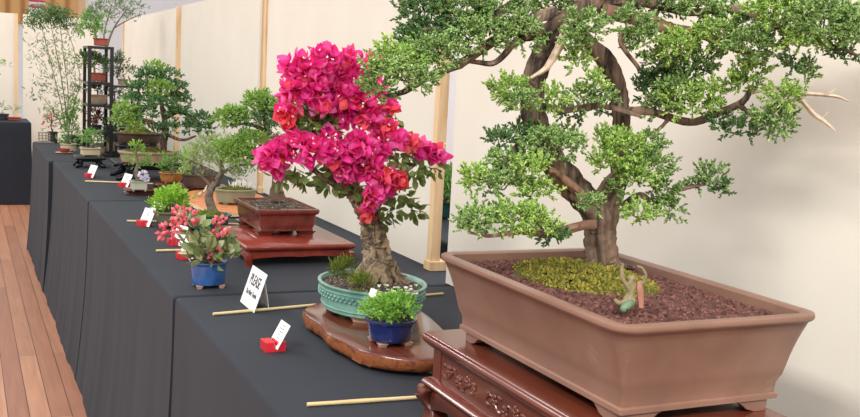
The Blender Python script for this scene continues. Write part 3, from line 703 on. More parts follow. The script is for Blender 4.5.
# small scattered things on the soil
for px, py, w_, h_ in ((346, 268, 16, 9), (362, 284, 14, 8), (337, 271, 9, 7)):
    p = atz(px, py + 4, BC[2] + .070) - BC; s_ = ppm(p + BC); mb = MB()
    pad(mb, p + np.array([0, 0, .004]), np.array([w_ * .62, w_ * .62, h_ * .8]) * s_, 60, .011, .0009, 7, .9, .5)
    mb.build('grass_tuft', 'moss2', t, smooth=False)
WF = MB(); WG = MB()
for k in range(34):
    p = atz(388 + rng.uniform(-16, 32), 289 + rng.uniform(-4, 6), BC[2] + .072 + rng.uniform(.0, .014)) - BC
    for a in range(5):
        d_ = np.array([cos(a * 1.257), sin(a * 1.257), .35]); scatter(WF, 'leaf', p[None], d_[None], .0022, .0052)
    scatter(WG, 'leaf', np.repeat(p[None], 2, 0) - [0, 0, .006], rng.normal(0, 1, (2, 3)) + [0, 0, .3], .002, .009)
WF.build('white_flowers', 'petalwhite', t, smooth=False)['kind'] = 'stuff'; WG.build('groundcover', 'dkleaf', t, smooth=False)['kind'] = 'stuff'

# one papery bract: ovate, folded along its rib
bu = np.linspace(0, 1, 6); BV = []
for u in bu:
    w_ = .5 * sin(pi * min(1, .10 + u * .9)) ** .75 * (1.02 - .35 * u)
    for v in (-1, -.5, 0, .5, 1): BV.append((w_ * v, .30 * abs(v) ** 1.5 * w_ * 2 - .22 * sin(u * pi), u))
BV = np.array(BV); BQ = np.array([[i * 5 + j, i * 5 + j + 1, i * 5 + j + 6, i * 5 + j + 5] for i in range(5) for j in range(4)])
def flower(mb, c, axis, size, mi=0, wmi=None):
    ax = nrm(np.asarray(axis)); a = nrm(np.cross(ax, rng.normal(size=3))); b2 = np.cross(ax, a); off = rng.uniform(0, 6)
    for k in range(3):
        th = off + k * 2.094; rad = cos(th) * a + sin(th) * b2
        fl_ = rng.uniform(.45, 1.1); d = nrm(ax + rad * fl_); sd = nrm(np.cross(d, rad)); up_ = np.cross(sd, d)
        s_ = size * rng.uniform(.85, 1.15); wv = BV + np.stack([np.zeros(30), rng.normal(0, .022, 30), np.zeros(30)], 1)
        V = c + (wv[:, 0:1] * sd + wv[:, 1:2] * -up_ + wv[:, 2:3] * d) * s_
        mb.add(V, BQ.copy(), mi)
    if wmi is not None:
        for k in range(2):
            e = c + ax * size * rng.uniform(.75, .95) + rng.normal(0, size * .2, 3)
            for a_ in range(5):
                th = a_ * 1.257; scatter(mb, 'leaf', e[None], (cos(th) * a + sin(th) * b2 + ax * .3)[None], size * .05, size * .13, wmi)
CL = [(298, 68, 17), (325, 62, 18), (350, 64, 17), (368, 78, 14), (290, 92, 14), (312, 90, 18), (337, 86, 18), (358, 96, 18), (378, 92, 10), (286, 116, 14), (347, 116, 17), (370, 116, 16), (388, 106, 9), (384, 128, 14), (286, 150, 15), (268, 156, 13), (298, 140, 10), (278, 168, 11), (312, 152, 14), (334, 152, 18), (358, 146, 18), (378, 150, 16), (398, 138, 8), (344, 170, 16), (370, 170, 16), (386, 182, 14), (372, 198, 13), (396, 180, 11), (422, 152, 12), (436, 156, 12), (410, 144, 9), (366, 212, 7), (318, 80, 12), (372, 60, 9), (325, 106, 12), (326, 138, 10)]
CORAL = {9: .5, 13: .4, 17: .15, 25: .3, 27: .8, 30: 1, 31: .8, 14: .3, 7: .25, 24: .2}
ctr = aty(335, 125, YB) - BC
for i, (px, py, r_) in enumerate(CL):
    dd = rng.uniform(-.06, .0) - (.03 if 120 < py < 200 and 290 < px < 400 else 0)
    c = aty(px, py, YB + dd); s_ = ppm(c); c = c - BC; mb = MB(); nf = max(6, int(r_ * r_ / 12.5))
    for k in range(nf):
        u = sphere_dirs(1, .3)[0]; u[1] -= .35; u = nrm(u); p = c + u * r_ * s_ * np.array([.95, .8, .9]) * rng.uniform(.45, 1)
        axis = nrm(u + .5 * nrm(p - ctr) + rng.normal(0, .35, 3))
        flower(mb, p - axis * .010, axis, rng.uniform(.022, .030), 1 if rng.random() < CORAL.get(i, .07) else 0, 2 if rng.random() < .16 else None)
    mb.build('flower_cluster', ['magenta', 'coral', 'petalwhite'], t)
LV = [(312, 122, 20, 15), (300, 112, 12, 9), (330, 126, 12, 8), (300, 130, 12, 10), (322, 128, 14, 10), (308, 176, 18, 9), (330, 184, 16, 9), (350, 190, 12, 7), (284, 178, 12, 7), (400, 196, 16, 10), (412, 210, 12, 8), (392, 212, 10, 7), (414, 172, 14, 9), (432, 168, 12, 6), (402, 156, 12, 10), (396, 118, 6, 5), (375, 190, 14, 8), (276, 135, 8, 6), (380, 222, 7, 5)]
for px, py, rw, rh in LV:
    c = aty(px, py, YB - .02); s_ = ppm(c); mb = MB(); n = int(rw * rh / 4.5)
    u = sphere_dirs(n); P = c - BC + u * np.array([rw, rw * .8, rh]) * s_ * rng.random((n, 1)) ** .4
    scatter(mb, 'leaf', P, u + np.array([0, -.2, -.35]) + rng.normal(0, .5, (n, 3)), .0085, .024)
    for k in range(4): twig_to(mb, c - BC, P[k], .0012, .0007, n=5, seed=k)
    mb.build('leaf_spray', 'boul', t)

# small white plant tag lying on the celadon pot's soil
tg = atz(373, 294, BC[2] + .078); s_ = ppm(tg)
mb = MB(); mb.box((0, 0, 0), (.004, .018, .020), 0); o = mb.build('plant_tag', 'card', smooth=False, bevel=.0008); o.location = tg; o.rotation_euler = (0, .5, .5)
tag(o, 'small white plant tag stuck in the celadon pot beside the blue fern pot', 'tag')

# ============================================ little blue pot with the fern
fc = atz(396, 347, zs) + np.array([0, .030, .0006])
t = thing('potted_fern', 'feathery green fern in a dark blue glazed pot at the slab corner', 'plant', fc)
make_pot(t, 'oval', .051, .049, .050, 'blueglaze', r=.034, fh=.006, taper=.24, lip=.005, wall=.006, curve=-.25, depth=.006, mound=.006, footm='clayfoot', footw=.32, nsoil=300)
mb = MB(); pad(mb, (0, 0, .066), (.047, .047, .019), 320, .0085, .0022, 8, .7, .7, 'leaf', .2); mb.build('foliage', 'fern', t, smooth=False)
mb = MB()
for k in range(26):
    a = rng.uniform(0, 6.28); r_ = rng.uniform(.005, .025); twig_to(mb, (r_ * cos(a), r_ * sin(a), .05), (1.4 * r_ * cos(a), 1.4 * r_ * sin(a), .066), .0012, .0006, n=5, seed=k)
mb.build('stems', 'twig', t)['kind'] = 'stuff'

# =================================================== signs, cards and sticks
def card_holder(label, px, py, k=1.0, rz=.35, lean=.42, z=ZT):
    k *= .9
    p = atz(px, py, z) + np.array([.02 * k, 0, 0])
    o = thing('card_holder', label, 'card holder', p, rz, 'red blocks holding white name cards')
    b_ = MB(); b_.box((-.013 * k, 0, .012 * k), (.022 * k, .044 * k, .024 * k)); b_.box((.013 * k, 0, .012 * k), (.022 * k, .044 * k, .024 * k)); b_.box((0, 0, .004 * k), (.006 * k, .044 * k, .008 * k)); b_.build('block', 'redblock', o, False, .0012)
    c = MB(); c.box((0, 0, .032 * k), (.0012, (.062 if py > 300 else .082) * k, (.062 if py > 300 else .074) * k)); q = c.build('card', 'card', o, False); q.location = (-.001, -.002 * k, (.008 if py > 300 else .006) * k); q.rotation_euler = (0, lean, 0)
    r_ = MB()
    for i in range(5):
        w_ = (.020, .028, .024, .012, .018)[i] * k; r_.box((-.0010, (-.002 + .002 * (i % 2)) * k, (.054 - i * .0075) * k), (.0006, w_, .0016 * k))
    e = r_.build('written_lines', 'ink', q, False)
    return o
card_holder('red block with white card on the nearest table, beside the slab stand', 264.5, 350.5, .95, .04, .5)
card_holder('red block with white card left of the blue pot with pink buds', 179.5, 259, 1.0)
card_holder('red block hidden under drooping pink buds left of the blue pot', 170, 245, .95)
card_holder('red block with tall white card left of the lime green plant, nearer one', 139, 226, .95)
card_holder('red block with white card close to the lime green pot, farther one', 149.5, 215, .95)
card_holder('red block with white card left of the tiny tree on red stand', 120, 187, .95)
card_holder('red block with white card before the black splay-legged stand', 86, 177.5, .95)

def stick(label, a, b2, r_=.0035):
    a = np.asarray(a, float); b2 = np.asarray(b2, float); c = (a + b2) / 2; c[2] = ZT + r_ + .0008
    P = [np.array([p[0] - c[0], p[1] - c[1], 0]) for p in [a + (b2 - a) * t_ for t_ in np.linspace(0, 1, 13)]]
    mb = MB(); mb.tube(P, [r_ * (1.16 if i % 4 == 2 else 1) * (1.0 - .15 * i / 12) for i in range(13)], 9, 0, 0, 2); o = mb.build('bamboo_stick', 'bamboo'); o.location = c
    return tag(o, label, 'stick', 'bamboo sticks dividing the exhibits')
stick('bamboo stick across the nearest table, beside the carved stand', atz(307, 407, ZT), (1.08, 1.478, 0))
stick('bamboo stick in front of the please sign and behind the slab stand', atz(213, 316, ZT), (1.12, 2.27, 0))
stick('bamboo stick beside the red block left of the blue pot', atz(156, 252, ZT), (.72, 2.99, 0))
stick('bamboo stick left of the lime green plant', atz(127, 222, ZT), (1.05, 3.44, 0))
stick('bamboo stick left of the tiny tree on its red stand', atz(85, 182, ZT), (.96, 4.70, 0))

# PLEASE sign: folded white card facing the aisle
bl, br2 = atz(240.3, 302, ZT), atz(254, 313.5, ZT)
tl = aty(253, 263.5, bl[1] + .005); tr = aty(266.5, 277, br2[1] + .005)
cs = (bl + br2) / 2; yl = np.array([br2[0] - bl[0], br2[1] - bl[1], 0]); wS = np.linalg.norm(yl); ang = math.atan2(yl[1], yl[0])
hS = .5 * ((tl - bl)[2] + (tr - br2)[2]); leanx = .5 * ((tl - bl)[0] + (tr - br2)[0])
t = thing('please_sign', 'white folded sign reading PLEASE standing on the nearest table', 'sign', cs, ang)
lean = math.atan2(leanx, hS); LS = sqrt(hS * hS + leanx * leanx)
mb = MB(); mb.box((0, 0, LS / 2), (wS, .0016, LS)); fr = mb.build('front_panel', 'card', t, False); fr.location = (0, 0, .0012); fr.rotation_euler = (-lean, 0, 0)
mb = MB(); mb.box((0, 0, -LS * .46), (wS * .5, .0016, LS * .92)); bk = mb.build('back_panel', 'card', t, False); bk.location = (0, sin(lean) * LS, cos(lean) * LS + .001); bk.rotation_euler = (radians(10), 0, 0)
def text(body, size, z, name, xs=1.0, parent=fr):
    cu = bpy.data.curves.new(name, 'FONT'); cu.body = body; cu.size = size; cu.align_x = 'CENTER'; cu.align_y = 'CENTER'; cu.extrude = .0003
    o = bpy.data.objects.new(name + '_tmp', cu); COL.objects.link(o)
    me = bpy.data.meshes.new_from_object(o.evaluated_get(bpy.context.evaluated_depsgraph_get())); COL.objects.unlink(o); bpy.data.objects.remove(o)
    o = bpy.data.objects.new(name, me); COL.objects.link(o); o.parent = parent; me.materials.append(MT['ink'])
    o.rotation_euler = (radians(90), 0, 0); o.location = (0, -.0014, z); o.scale = (xs, 1, 1); return o
text('PLEASE', .036, LS * .68, 'lettering', wS / .165); text('Do Not Touch', .017, LS * .36, 'lettering', wS / .150)

# ====================================== generic small bonsai and stand makers
def mkpads(t, loc, Y, pads, L=.012, W=.0022, per=7, kind='spindle', dens=7, inner=.35):
    for q in pads:
        px, py, rw, rh, m_ = q[:5]; dy = q[5] if len(q) > 5 else 0
        c = aty(px, py, Y + dy); s_ = ppm(c); mb = MB()
        pad(mb, c - loc, np.array([rw, rw * .8, rh]) * s_, max(14, int(rw * rh / dens * 5)), L * .72, W * .72, per, .4, .7, kind, inner)
        mb.build('foliage_pad' if kind == 'spindle' else 'foliage', m_, t, smooth=False)
def low_stand(name, label, loc, hx, hy, H, m_, legs=True, th=.010, wave=.018):
    t = thing(name, label, 'stand', loc); mb = MB()
    mb.loft([rr(hx - .008, hy - .008, H - th, .004, 4), rr(hx - .002, hy - .002, H - th * .75, .004, 4), rr(hx, hy, H - th * .5, .004, 4), rr(hx - .001, hy - .001, H - th * .12, .004, 4), rr(hx - .003, hy - .003, H, .003, 4)]); mb.build('top', m_, t)
    if legs:
        mb = MB(); mb.loft([rr(hx - .014, hy - .014, H - th * 2.0, .003, 4), rr(hx - .014, hy - .014, H - th * .9, .003, 4)]); mb.build('waist', m_, t)
        for s_ in (-1, 1):
            apron(hy - .012, False, s_ * (hx - .010), t, m_, H - th * 1.6, wave, .012, 3); apron(hx - .012, True, s_ * (hy - .010), t, m_, H - th * 1.6, wave, .012, 3)
        for sx_ in (-1, 1):
            for sy_ in (-1, 1):
                q = MB(); rings = []
                for k in range(6):
                    u = k / 5; w = .012 - .004 * u + .003 * (u > .9); g_ = rr(w, w, (H - th * 1.5) * (1 - u), .004, 3); o_ = .003 * sin(u * pi) - .003 * u
                    g_[:, 0] += sx_ * (hx - .014 + o_); g_[:, 1] += sy_ * (hy - .014 + o_); rings.append(g_)
                q.loft(rings[::-1]); q.build('leg', m_, t)
    return t

# rosewood table and its red-brown pot
low_stand('display_stand', 'low glossy red rosewood table stand under the rectangular red-brown pot', ((.716 + 1.046) / 2, (2.715 + 3.10) / 2, ZT), .165, .193, .060, 'rosewood2', th=.017, wave=.014)
P2 = np.array([.887, 3.015, .8003])
t = thing('potted_bonsai', 'cloud-pruned bonsai in a rectangular red-brown pot on the rosewood table stand', 'bonsai', P2)
make_pot(t, 'rect', .100, .150, .081, 'redpot', r=.018, fh=.012, taper=.17, lip=.012, wall=.012, curve=-.25, depth=.008, mound=.006, band=True, footw=.5, nsoil=1100)
Y2 = 3.04
branch('trunk', [(276, 198, 18), (276, 190, 12), (277, 178, 9), (275, 160, 8, .02), (270, 145, 10, .03), (268, 132, 7, .03), (264, 116, 5, .03)], 'twig', Y2, 10, .2, 5, t, P2)
branch('branch', [(270, 134, 5, .03), (258, 127, 4, .02), (244, 124, 3, .0), (230, 124, 2, .0)], 'twig', Y2, 8, .15, 6, t, P2)
branch('branch', [(274, 165, 5), (262, 152, 3.5), (246, 148, 2.5)], 'twig', Y2, 8, .15, 7, t, P2)
branch('dead_branch', [(275, 182, 5, -.02), (284, 172, 4, -.03), (292, 166, 2, -.03)], 'deadwood', Y2, 7, .1, 8, t, P2)
mkpads(t, P2, Y2, [(222, 118, 9, 7, 'farbright'), (234, 116, 16, 9, 'farbright'), (240, 122, 10, 5, 'farjun'), (262, 104, 17, 10, 'farbright'), (255, 98, 8, 5, 'farbright'), (268, 120, 13, 10, 'farjun'), (270, 110, 9, 8, 'farjun'), (232, 148, 18, 8, 'farbright'), (252, 142, 20, 9, 'farbright'), (242, 156, 22, 7, 'farbright'), (262, 156, 12, 8, 'farjun')], .012, .0026, 8, 'spindle', 4.5)

# azalea with pink buds in the blue pot
P3 = np.array([.562, 2.485, ZT + .0005])
t = thing('potted_azalea', 'small bushy plant with pink buds in a round blue pot', 'plant', P3)
make_pot(t, 'oval', .049, .046, .066, 'blueglaze2', fh=.007, taper=.16, lip=.005, wall=.006, curve=.1, depth=.007, mound=.006, footm='clayfoot', footw=.3)
Y3 = 2.49
mb = MB()
for i, (px, py) in enumerate([(186, 222), (222, 226), (214, 240), (216, 252), (200, 235), (228, 250), (192, 245), (221, 240), (184, 222), (200, 225)]):
    twig_to(mb, (rng.uniform(-.01, .01), rng.uniform(-.01, .01), .062), aty(px, py, Y3 + rng.uniform(-.03, .03)) - P3, .0022, .001, n=6, seed=i)
mb.build('stems', 'twig', t)
for i, (px, py, rw, rh, n) in enumerate([(203, 252, 14, 9, 34), (221, 249, 11, 10, 26), (197, 231, 8, 9, 14), (217, 237, 10, 7, 14), (229, 255, 7, 5, 10), (207, 261, 13, 4, 18), (192, 246, 7, 7, 10), (188, 222, 6, 5, 6)]):
    c = aty(px, py, Y3 + rng.uniform(-.03, .01)); s_ = ppm(c); n = int(n * 1.2); mb = MB(); u = sphere_dirs(n, .2)
    scatter(mb, 'leaf', c - P3 + u * np.array([rw, rw, rh]) * s_ * rng.random((n, 1)) ** .4, u + np.array([0, -.1, .5]) + rng.normal(0, .4, (n, 3)), .0105, .036)
    mb.build('leaf_spray', 'azl', t)
for i, (px, py, r_, n) in enumerate([(179, 214, 7, 18), (190, 217, 7, 18), (221, 225, 9, 22), (213, 240, 5, 12), (217, 254, 7, 16), (167, 233, 8, 20), (174, 228, 5, 10)]):
    c = aty(px, py, Y3 - .02 - .01 * (i % 3)); s_ = ppm(c); mb = MB(); u = sphere_dirs(n, .1)
    scatter(mb, 'spindle', c - P3 + u * r_ * s_ * .7, u + np.array([0, 0, -.2]), .0062, .017); mb.build('bud_cluster', 'pink', t)
mb = MB(); twig_to(mb, (-.02, 0, .06), aty(170, 232, Y3 - .02) - P3, .002, .001, seed=3); mb.build('drooping_stem', 'twig', t)

# sage tree in dark teal pot
P4 = atz(212, 233, ZT) + np.array([0, .07, .0005])
t = thing('potted_bonsai', 'airy sage green tree in a dark teal pot behind the pink buds', 'bonsai', P4)
make_pot(t, 'oval', .082, .072, .056, 'darkteal', fh=.008, taper=.2, lip=.005, wall=.007, curve=.2, depth=.007, mound=.010)
moss_patch(t, (-.005, -.01, .05), .066, .055, .016, 500, 'moss2')
Y4 = P4[1]
branch('trunk', [(213, 214, 12), (211, 206, 9), (209, 197, 8), (212, 188, 7), (217, 180, 6), (222, 170, 5), (218, 158, 3)], 'greybark', Y4, 9, .2, 9, t, P4)
for i, pts in enumerate([[(216, 182, 4), (204, 168, 3, -.03), (190, 160, 2, -.03)], [(220, 174, 4), (236, 166, 3, .0), (250, 164, 2)], [(220, 166, 3), (228, 152, 2), (238, 146, 1.5)], [(213, 188, 3.5), (200, 176, 3, .02), (186, 170, 2, .02)]]): branch('branch', pts, 'greybark', Y4, 6, .1, 10 + i, t, P4)
mkpads(t, P4, Y4, [(204, 156, 18, 10, 'sage', -.02), (224, 148, 20, 12, 'sage'), (192, 164, 12, 9, 'sage', -.02), (240, 158, 16, 9, 'sage'), (226, 164, 20, 7, 'sage', -.04), (250, 170, 12, 7, 'midleaf'), (236, 176, 14, 5, 'sage'), (210, 142, 12, 7, 'sage')], .013, .0030, 6, 'leaf', 10, .1)

# lime green plant in olive pot
P5 = atz(172.5, 229, ZT) + np.array([0, .05, .0005])
t = thing('potted_plant', 'lime green feathery plant in a round olive pot beside the name cards', 'plant', P5)
make_pot(t, 'oval', .058, .056, .056, 'olive', fh=.005, taper=.34, lip=.006, wall=.006, curve=-.2, depth=.006, mound=.006)
mb = MB(); pad(mb, (0, 0, .085), (.062, .056, .034), 240, .014, .0032, 7, .7, .7, 'leaf', .15); mb.build('foliage', 'lime', t, smooth=False)
mb = MB()
for k in range(14):
    a = rng.uniform(0, 6.28); twig_to(mb, (.015 * cos(a), .015 * sin(a), .05), (.035 * cos(a), .035 * sin(a), .085), .0018, .0008, n=5, seed=k)
mb.build('stems', 'twig', t)['kind'] = 'stuff'

# flat orange wooden slab and the grey-green pot on it
WS = np.array([atz(*p, ZT + .02) for p in [(181, 193), (186, 199), (196, 205), (214, 212), (246, 212), (268, 205), (262, 195), (238, 190), (205, 188)]])
c0 = WS.mean(0); c0[2] = ZT
t = thing('slab_stand', 'flat orange wooden slab with a pale cut edge behind the sage tree', 'stand', c0)
pp, _ = smooth_path(np.vstack([WS - c0, WS[:1] - c0]), np.ones(len(WS) + 1), 3); pp = pp[:-1]; cen = pp.mean(0)
mb = MB(); mb.loft([shr(.99, .018), shr(.97, .020), shr(.5, .020)], False, True); mb.build('top_face', 'orangewood', t)
mb = MB(); mb.loft([shr(.97, .0006), shr(1, .005), shr(.99, .018)], True, False); mb.build('cut_edge', 'palewood', t)
P6 = atz(240, 206, ZT + .02) + np.array([0, .075, .0006])
t = thing('potted_plant', 'wide grey-green pot of moss and pale grass on the orange slab', 'plant', P6)
make_pot(t, 'oval', .088, .07, .060, 'greygreen', fh=.006, taper=.2, lip=.006, wall=.007, curve=.0, depth=.007, mound=.010)
moss_patch(t, (0, 0, .054), .072, .056, .016, 400, 'moss')
mb = MB(); n = 60; scatter(mb, 'leaf', np.stack([rng.uniform(-.02, .05, n), rng.uniform(-.03, .03, n), np.full(n, .062)], 1), rng.normal(0, .4, (n, 3)) + [0, 0, 1], .0025, .035); mb.build('pale_grass', 'petalwhite', t)['kind'] = 'stuff'
dw = atz(203, 197, ZT + .02); mb = MB(); mb.tube([(-.03, 0, .006), (-.01, .005, .012), (.01, -.004, .026), (.02, 0, .05)], [.005, .007, .006, .002], 8, .3, 3); mb.tube([(.0, 0, .012), (.0, -.015, .03)], [.005, .002], 7, .2, 4, 1)
o = mb.build('driftwood', 'deadwood'); o.location = dw + np.array([0, .02, -.003]); tag(o, 'small piece of pale driftwood on the orange slab', 'driftwood')

# dark brown pot and ochre pot on wooden stands
def potted(name, label, cat, px, py, z, shape, wpx, hpx, m_, depthk=.8, **kw):
    p = atz(px, py, z); s_ = ppm(p); hx_ = wpx * s_ / 2; hy_ = hx_ * depthk; p = p + np.array([0, hy_ * .8, .0006])
    t = thing(name, label, cat, p); make_pot(t, shape, hx_, hy_, hpx * s_, m_, fh=.006, **kw); return t, p, hx_, hy_, hpx * s_
q = atz(205, 194, ZT); low_stand('display_stand', 'flat wooden stand under the wide dark brown pot', q + np.array([.0, .085, 0]), .12, .08, .026, 'rosewood', th=.012, wave=.006)
t, p, hx_, hy_, H_ = potted('potted_bonsai', 'wide dark brown pot with a loose yellow-green bush behind the sage tree', 'bonsai', 204, 189, ZT + .0265, 'oval', 42, 14, 'darkbrown', .55, taper=.25, lip=.006, curve=-.2, mound=.008)
branch('trunk', [(203, 178, 6), (200, 168, 5), (194, 158, 3)], 'greybark', p[1], 7, .2, 12, t, p)
mkpads(t, p, p[1], [(190, 160, 8, 12, 'lime'), (200, 152, 10, 9, 'sage'), (212, 164, 10, 8, 'sage'), (186, 170, 5, 7, 'lime')], .018, .0038, 6, 'leaf', 10, .1)
q = atz(171, 190, ZT); low_stand('display_stand', 'dark wooden stand under the ochre pot with a green bush', q + np.array([0, .07, 0]), .062, .055, .024, 'rosewood', th=.012, wave=.006)
t, p, hx_, hy_, H_ = potted('potted_bonsai', 'rounded dark green bush in an ochre glazed pot', 'bonsai', 173, 184, ZT + .0245, 'oval', 26, 11, 'orange', .8, taper=.3, lip=.005, curve=-.2, mound=.006)
branch('trunk', [(173, 174, 5), (173, 166, 4)], 'greybark', p[1], 7, .2, 13, t, p)
mkpads(t, p, p[1], [(172, 162, 12, 9, 'midleaf'), (165, 166, 7, 7, 'midleaf'), (180, 166, 7, 7, 'dkleaf'), (173, 170, 11, 5, 'dkleaf')], .016, .004, 6, 'leaf', 10, .1)

# tiny tree on dark red stand
q = atz(141, 195.5, ZT); low_stand('display_stand', 'small dark red stand under the tiny tree in a pale pot', q + np.array([0, .05, 0]), .064, .045, .024, 'rosewood', th=.012, wave=.006)
t, p, hx_, hy_, H_ = potted('potted_bonsai', 'tiny upright tree in a pale square pot on a dark red stand', 'bonsai', 139.5, 191.5, ZT + .0245, 'rect', 17, 10, 'palegreen', .9, r=.006, taper=.14, lip=.004, wall=.005, curve=.2, depth=.005, mound=.006)
moss_patch(t, (0, 0, H_ - .006), hx_ * .8, hy_ * .8, .01, 200, 'moss2')
branch('trunk', [(138, 181, 4), (136, 172, 3.4), (138, 162, 3), (136, 152, 2), (136, 146, 1.2)], 'greybark', p[1], 7, .15, 14, t, p)
mkpads(t, p, p[1], [(137, 150, 8, 5, 'midleaf'), (144, 158, 8, 5, 'midleaf'), (131, 160, 8, 5, 'midleaf'), (139, 165, 8, 4, 'midleaf'), (137, 145, 4, 3, 'lime'), (148, 164, 4, 3, 'midleaf')], .014, .0035, 6, 'leaf', 12, .1)
c = aty(143, 175, p[1] - .03) - p; mb = MB(); u = sphere_dirs(46, .3); scatter(mb, 'leaf', c + u * .011, u, .006, .013); scatter(mb, 'leaf', c + np.array([.012, 0, -.014]) + u * .008, u, .005, .011); mb.build('pale_blossom', 'lilac', t)

# domed juniper in long tan pot on black stand, second pot behind it
def black_stand(label, px, py, wpx, hpx, depth, H=None):
    p = atz(px, py, ZT); s_ = ppm(p); hx_ = wpx * s_ / 2; H = H or hpx * s_; p = p + np.array([0, depth / 2, 0])
    t = thing('display_stand', label, 'stand', p, 0, 'black stands'); mb = MB(); mb.loft([rr(hx_ - .004, depth / 2 - .004, H - .014, .004, 4), rr(hx_, depth / 2, H - .010, .004, 4), rr(hx_, depth / 2, H - .002, .004, 4), rr(hx_ - .002, depth / 2 - .002, H, .004, 4)]); mb.build('top', 'black', t)
    for sx_ in (-1, 1):
        for sy_ in (-1, 1):
            f = MB(); y_ = sy_ * (depth / 2 - .016); k_ = H / .09
            f.tube([(sx_ * hx_ * .5, y_, H - .012), (sx_ * hx_ * .62, y_, H * .62), (sx_ * hx_ * .60, y_, H * .34), (sx_ * hx_ * .88, y_, .012), (sx_ * hx_ * .98, y_, .0125)], np.array([.020, .016, .013, .0125, .010]) * np.array([k_, k_, k_, 1, 1]).clip(0, 1.6), 8, 0, 0, 4); f.build('leg', 'black', t)
    mb = MB(); mb.box((0, 0, H * .72), (hx_ * 1.0, depth * .7, H * .34)); mb.build('waist', 'black', t, False, .004)
    return t, p, H
_, ps, Hs = black_stand('long black stand with curved legs under the tan pot of the domed juniper', 152, 181, 70, 18, .24)
t, p, hx_, hy_, H_ = potted('potted_bonsai', 'large domed juniper bonsai in a long oval tan pot', 'bonsai', 151, 165, ZT + Hs, 'oval', 60, 12.5, 'tan', .62, taper=.2, lip=.009, wall=.012, curve=-.1, mound=.012)
moss_patch(t, (0, 0, H_ - .008), hx_ * .85, hy_ * .85, .022, 700, 'moss')
Yj = p[1]
branch('trunk', [(160, 152, 11), (163, 142, 7), (166, 130, 6), (164, 116, 5), (161, 100, 4), (160, 84, 3), (159, 72, 2)], 'bark', Yj, 10, .2, 15, t, p)
for i, pts in enumerate([[(165, 130, 5), (150, 122, 4, -.05), (136, 118, 3, -.05)], [(164, 118, 5), (180, 112, 4), (198, 122, 3)], [(162, 102, 4), (150, 96, 3), (142, 92, 2)], [(162, 98, 4), (175, 92, 3), (184, 94, 2)], [(165, 134, 4, -.05), (182, 140, 3, -.06), (196, 136, 2, -.06)]]): branch('branch', pts, 'bark', Yj, 7, .1, 16 + i, t, p)
mkpads(t, p, Yj, [(156, 69, 11, 5, 'farbright'), (147, 77, 15, 7, 'farjun'), (165, 77, 14, 7, 'farjun'), (141, 89, 14, 7, 'farjun'), (158, 89, 14, 7, 'farbright', -.06), (174, 89, 11, 7, 'farjun'), (137, 101, 14, 6, 'farjun'), (180, 102, 12, 7, 'farjun'), (159, 104, 16, 6, 'farjun', -.08), (127, 112, 11, 7, 'farbright', -.06), (121, 122, 9, 7, 'farbright', -.06), (145, 114, 13, 6, 'farjun', -.06), (178, 115, 15, 6, 'farjun', -.04), (202, 120, 12, 6, 'farjun'), (192, 129, 12, 6, 'farjun', -.05), (208, 128, 6, 5, 'farjun'), (134, 127, 9, 5, 'farbright', -.08), (170, 128, 12, 4, 'farjun', -.06), (150, 128, 8, 4, 'farjun')], .017, .0040, 8, 'spindle', 5)
# the pot behind on its own tall stand
zb = aty(145, 143, 5.62)[2]
_, p_, H2 = black_stand('black stand half hidden behind the tan pot, under a brown pot', 142, 170, 46, 0, .20, H=zb - ZT)
pb = np.array([p_[0], p_[1], zb + .0006])
t = thing('potted_bonsai', 'brown mossy pot with a pinkish trunk behind the domed juniper', 'bonsai', pb)
make_pot(t, 'oval', .125, .085, .062, 'darkbrown', fh=.006, taper=.2, lip=.006, wall=.009, curve=-.1, mound=.01)
moss_patch(t, (-.01, 0, .055), .1, .066, .028, 400, 'moss')
branch('trunk', [(137, 140, 9), (138, 132, 7), (134, 120, 5), (128, 108, 3)], 'redbark', pb[1], 8, .15, 22, t, pb)
mkpads(t, pb, pb[1], [(126, 108, 8, 7, 'farbright'), (134, 118, 9, 6, 'farbright')], .022, .0045, 7, 'spindle', 9)

# ================================================== far end of the table row
_, ps, Hs = black_stand('low black stand with splayed legs under the beige pot', 91, 168.5, 29, 11, .16)
t, p, hx_, hy_, H_ = potted('potted_bonsai', 'small leafy bonsai in a beige pot on the splay-legged black stand', 'bonsai', 91, 156.5, ZT + Hs, 'rect', 20, 8.5, 'cream', .75, r=.01, taper=.14, lip=.006, wall=.008, curve=.2, depth=.006, mound=.008)
branch('trunk', [(91, 149, 5), (92, 143, 4), (90, 137, 3)], 'greybark', p[1], 7, .2, 23, t, p)
mkpads(t, p, p[1], [(88, 138, 8, 5, 'midleaf'), (95, 140, 8, 5, 'midleaf'), (92, 133, 6, 3, 'midleaf'), (84, 142, 5, 3, 'midleaf')], .022, .006, 5, 'leaf', 10, .1)
t, p, hx_, hy_, H_ = potted('potted_plant', 'light green leafy plant in a shallow cream pot right before the tall bamboo', 'plant', 69, 152, ZT, 'oval', 17, 8, 'cream', .8, taper=.12, lip=.006, wall=.008, curve=.2, mound=.008)
mkpads(t, p, p[1], [(70, 138, 8, 6, 'midleaf'), (75, 132, 6, 6, 'bamleaf'), (66, 141, 5, 4, 'bamleaf')], .026, .006, 5, 'leaf', 10, .1)
mb = MB(); twig_to(mb, (0, 0, H_), (0, 0, H_ + .09), .005, .002, seed=1); twig_to(mb, (.01, 0, H_), (.03, 0, H_ + .11), .004, .002, seed=2); mb.build('stems', 'twig', t)
sb = atz(64, 153.5, ZT); t = thing('bowl', 'tiny red-brown bowl on a pink saucer before the cream pot', 'bowl', sb + np.array([0, 0, .0005]))
mb = MB(); mb.loft([el(.02, .02, 0), el(.05, .05, .006), el(.048, .048, .008), el(.02, .02, .004)]); mb.build('saucer', 'clayfoot', t)
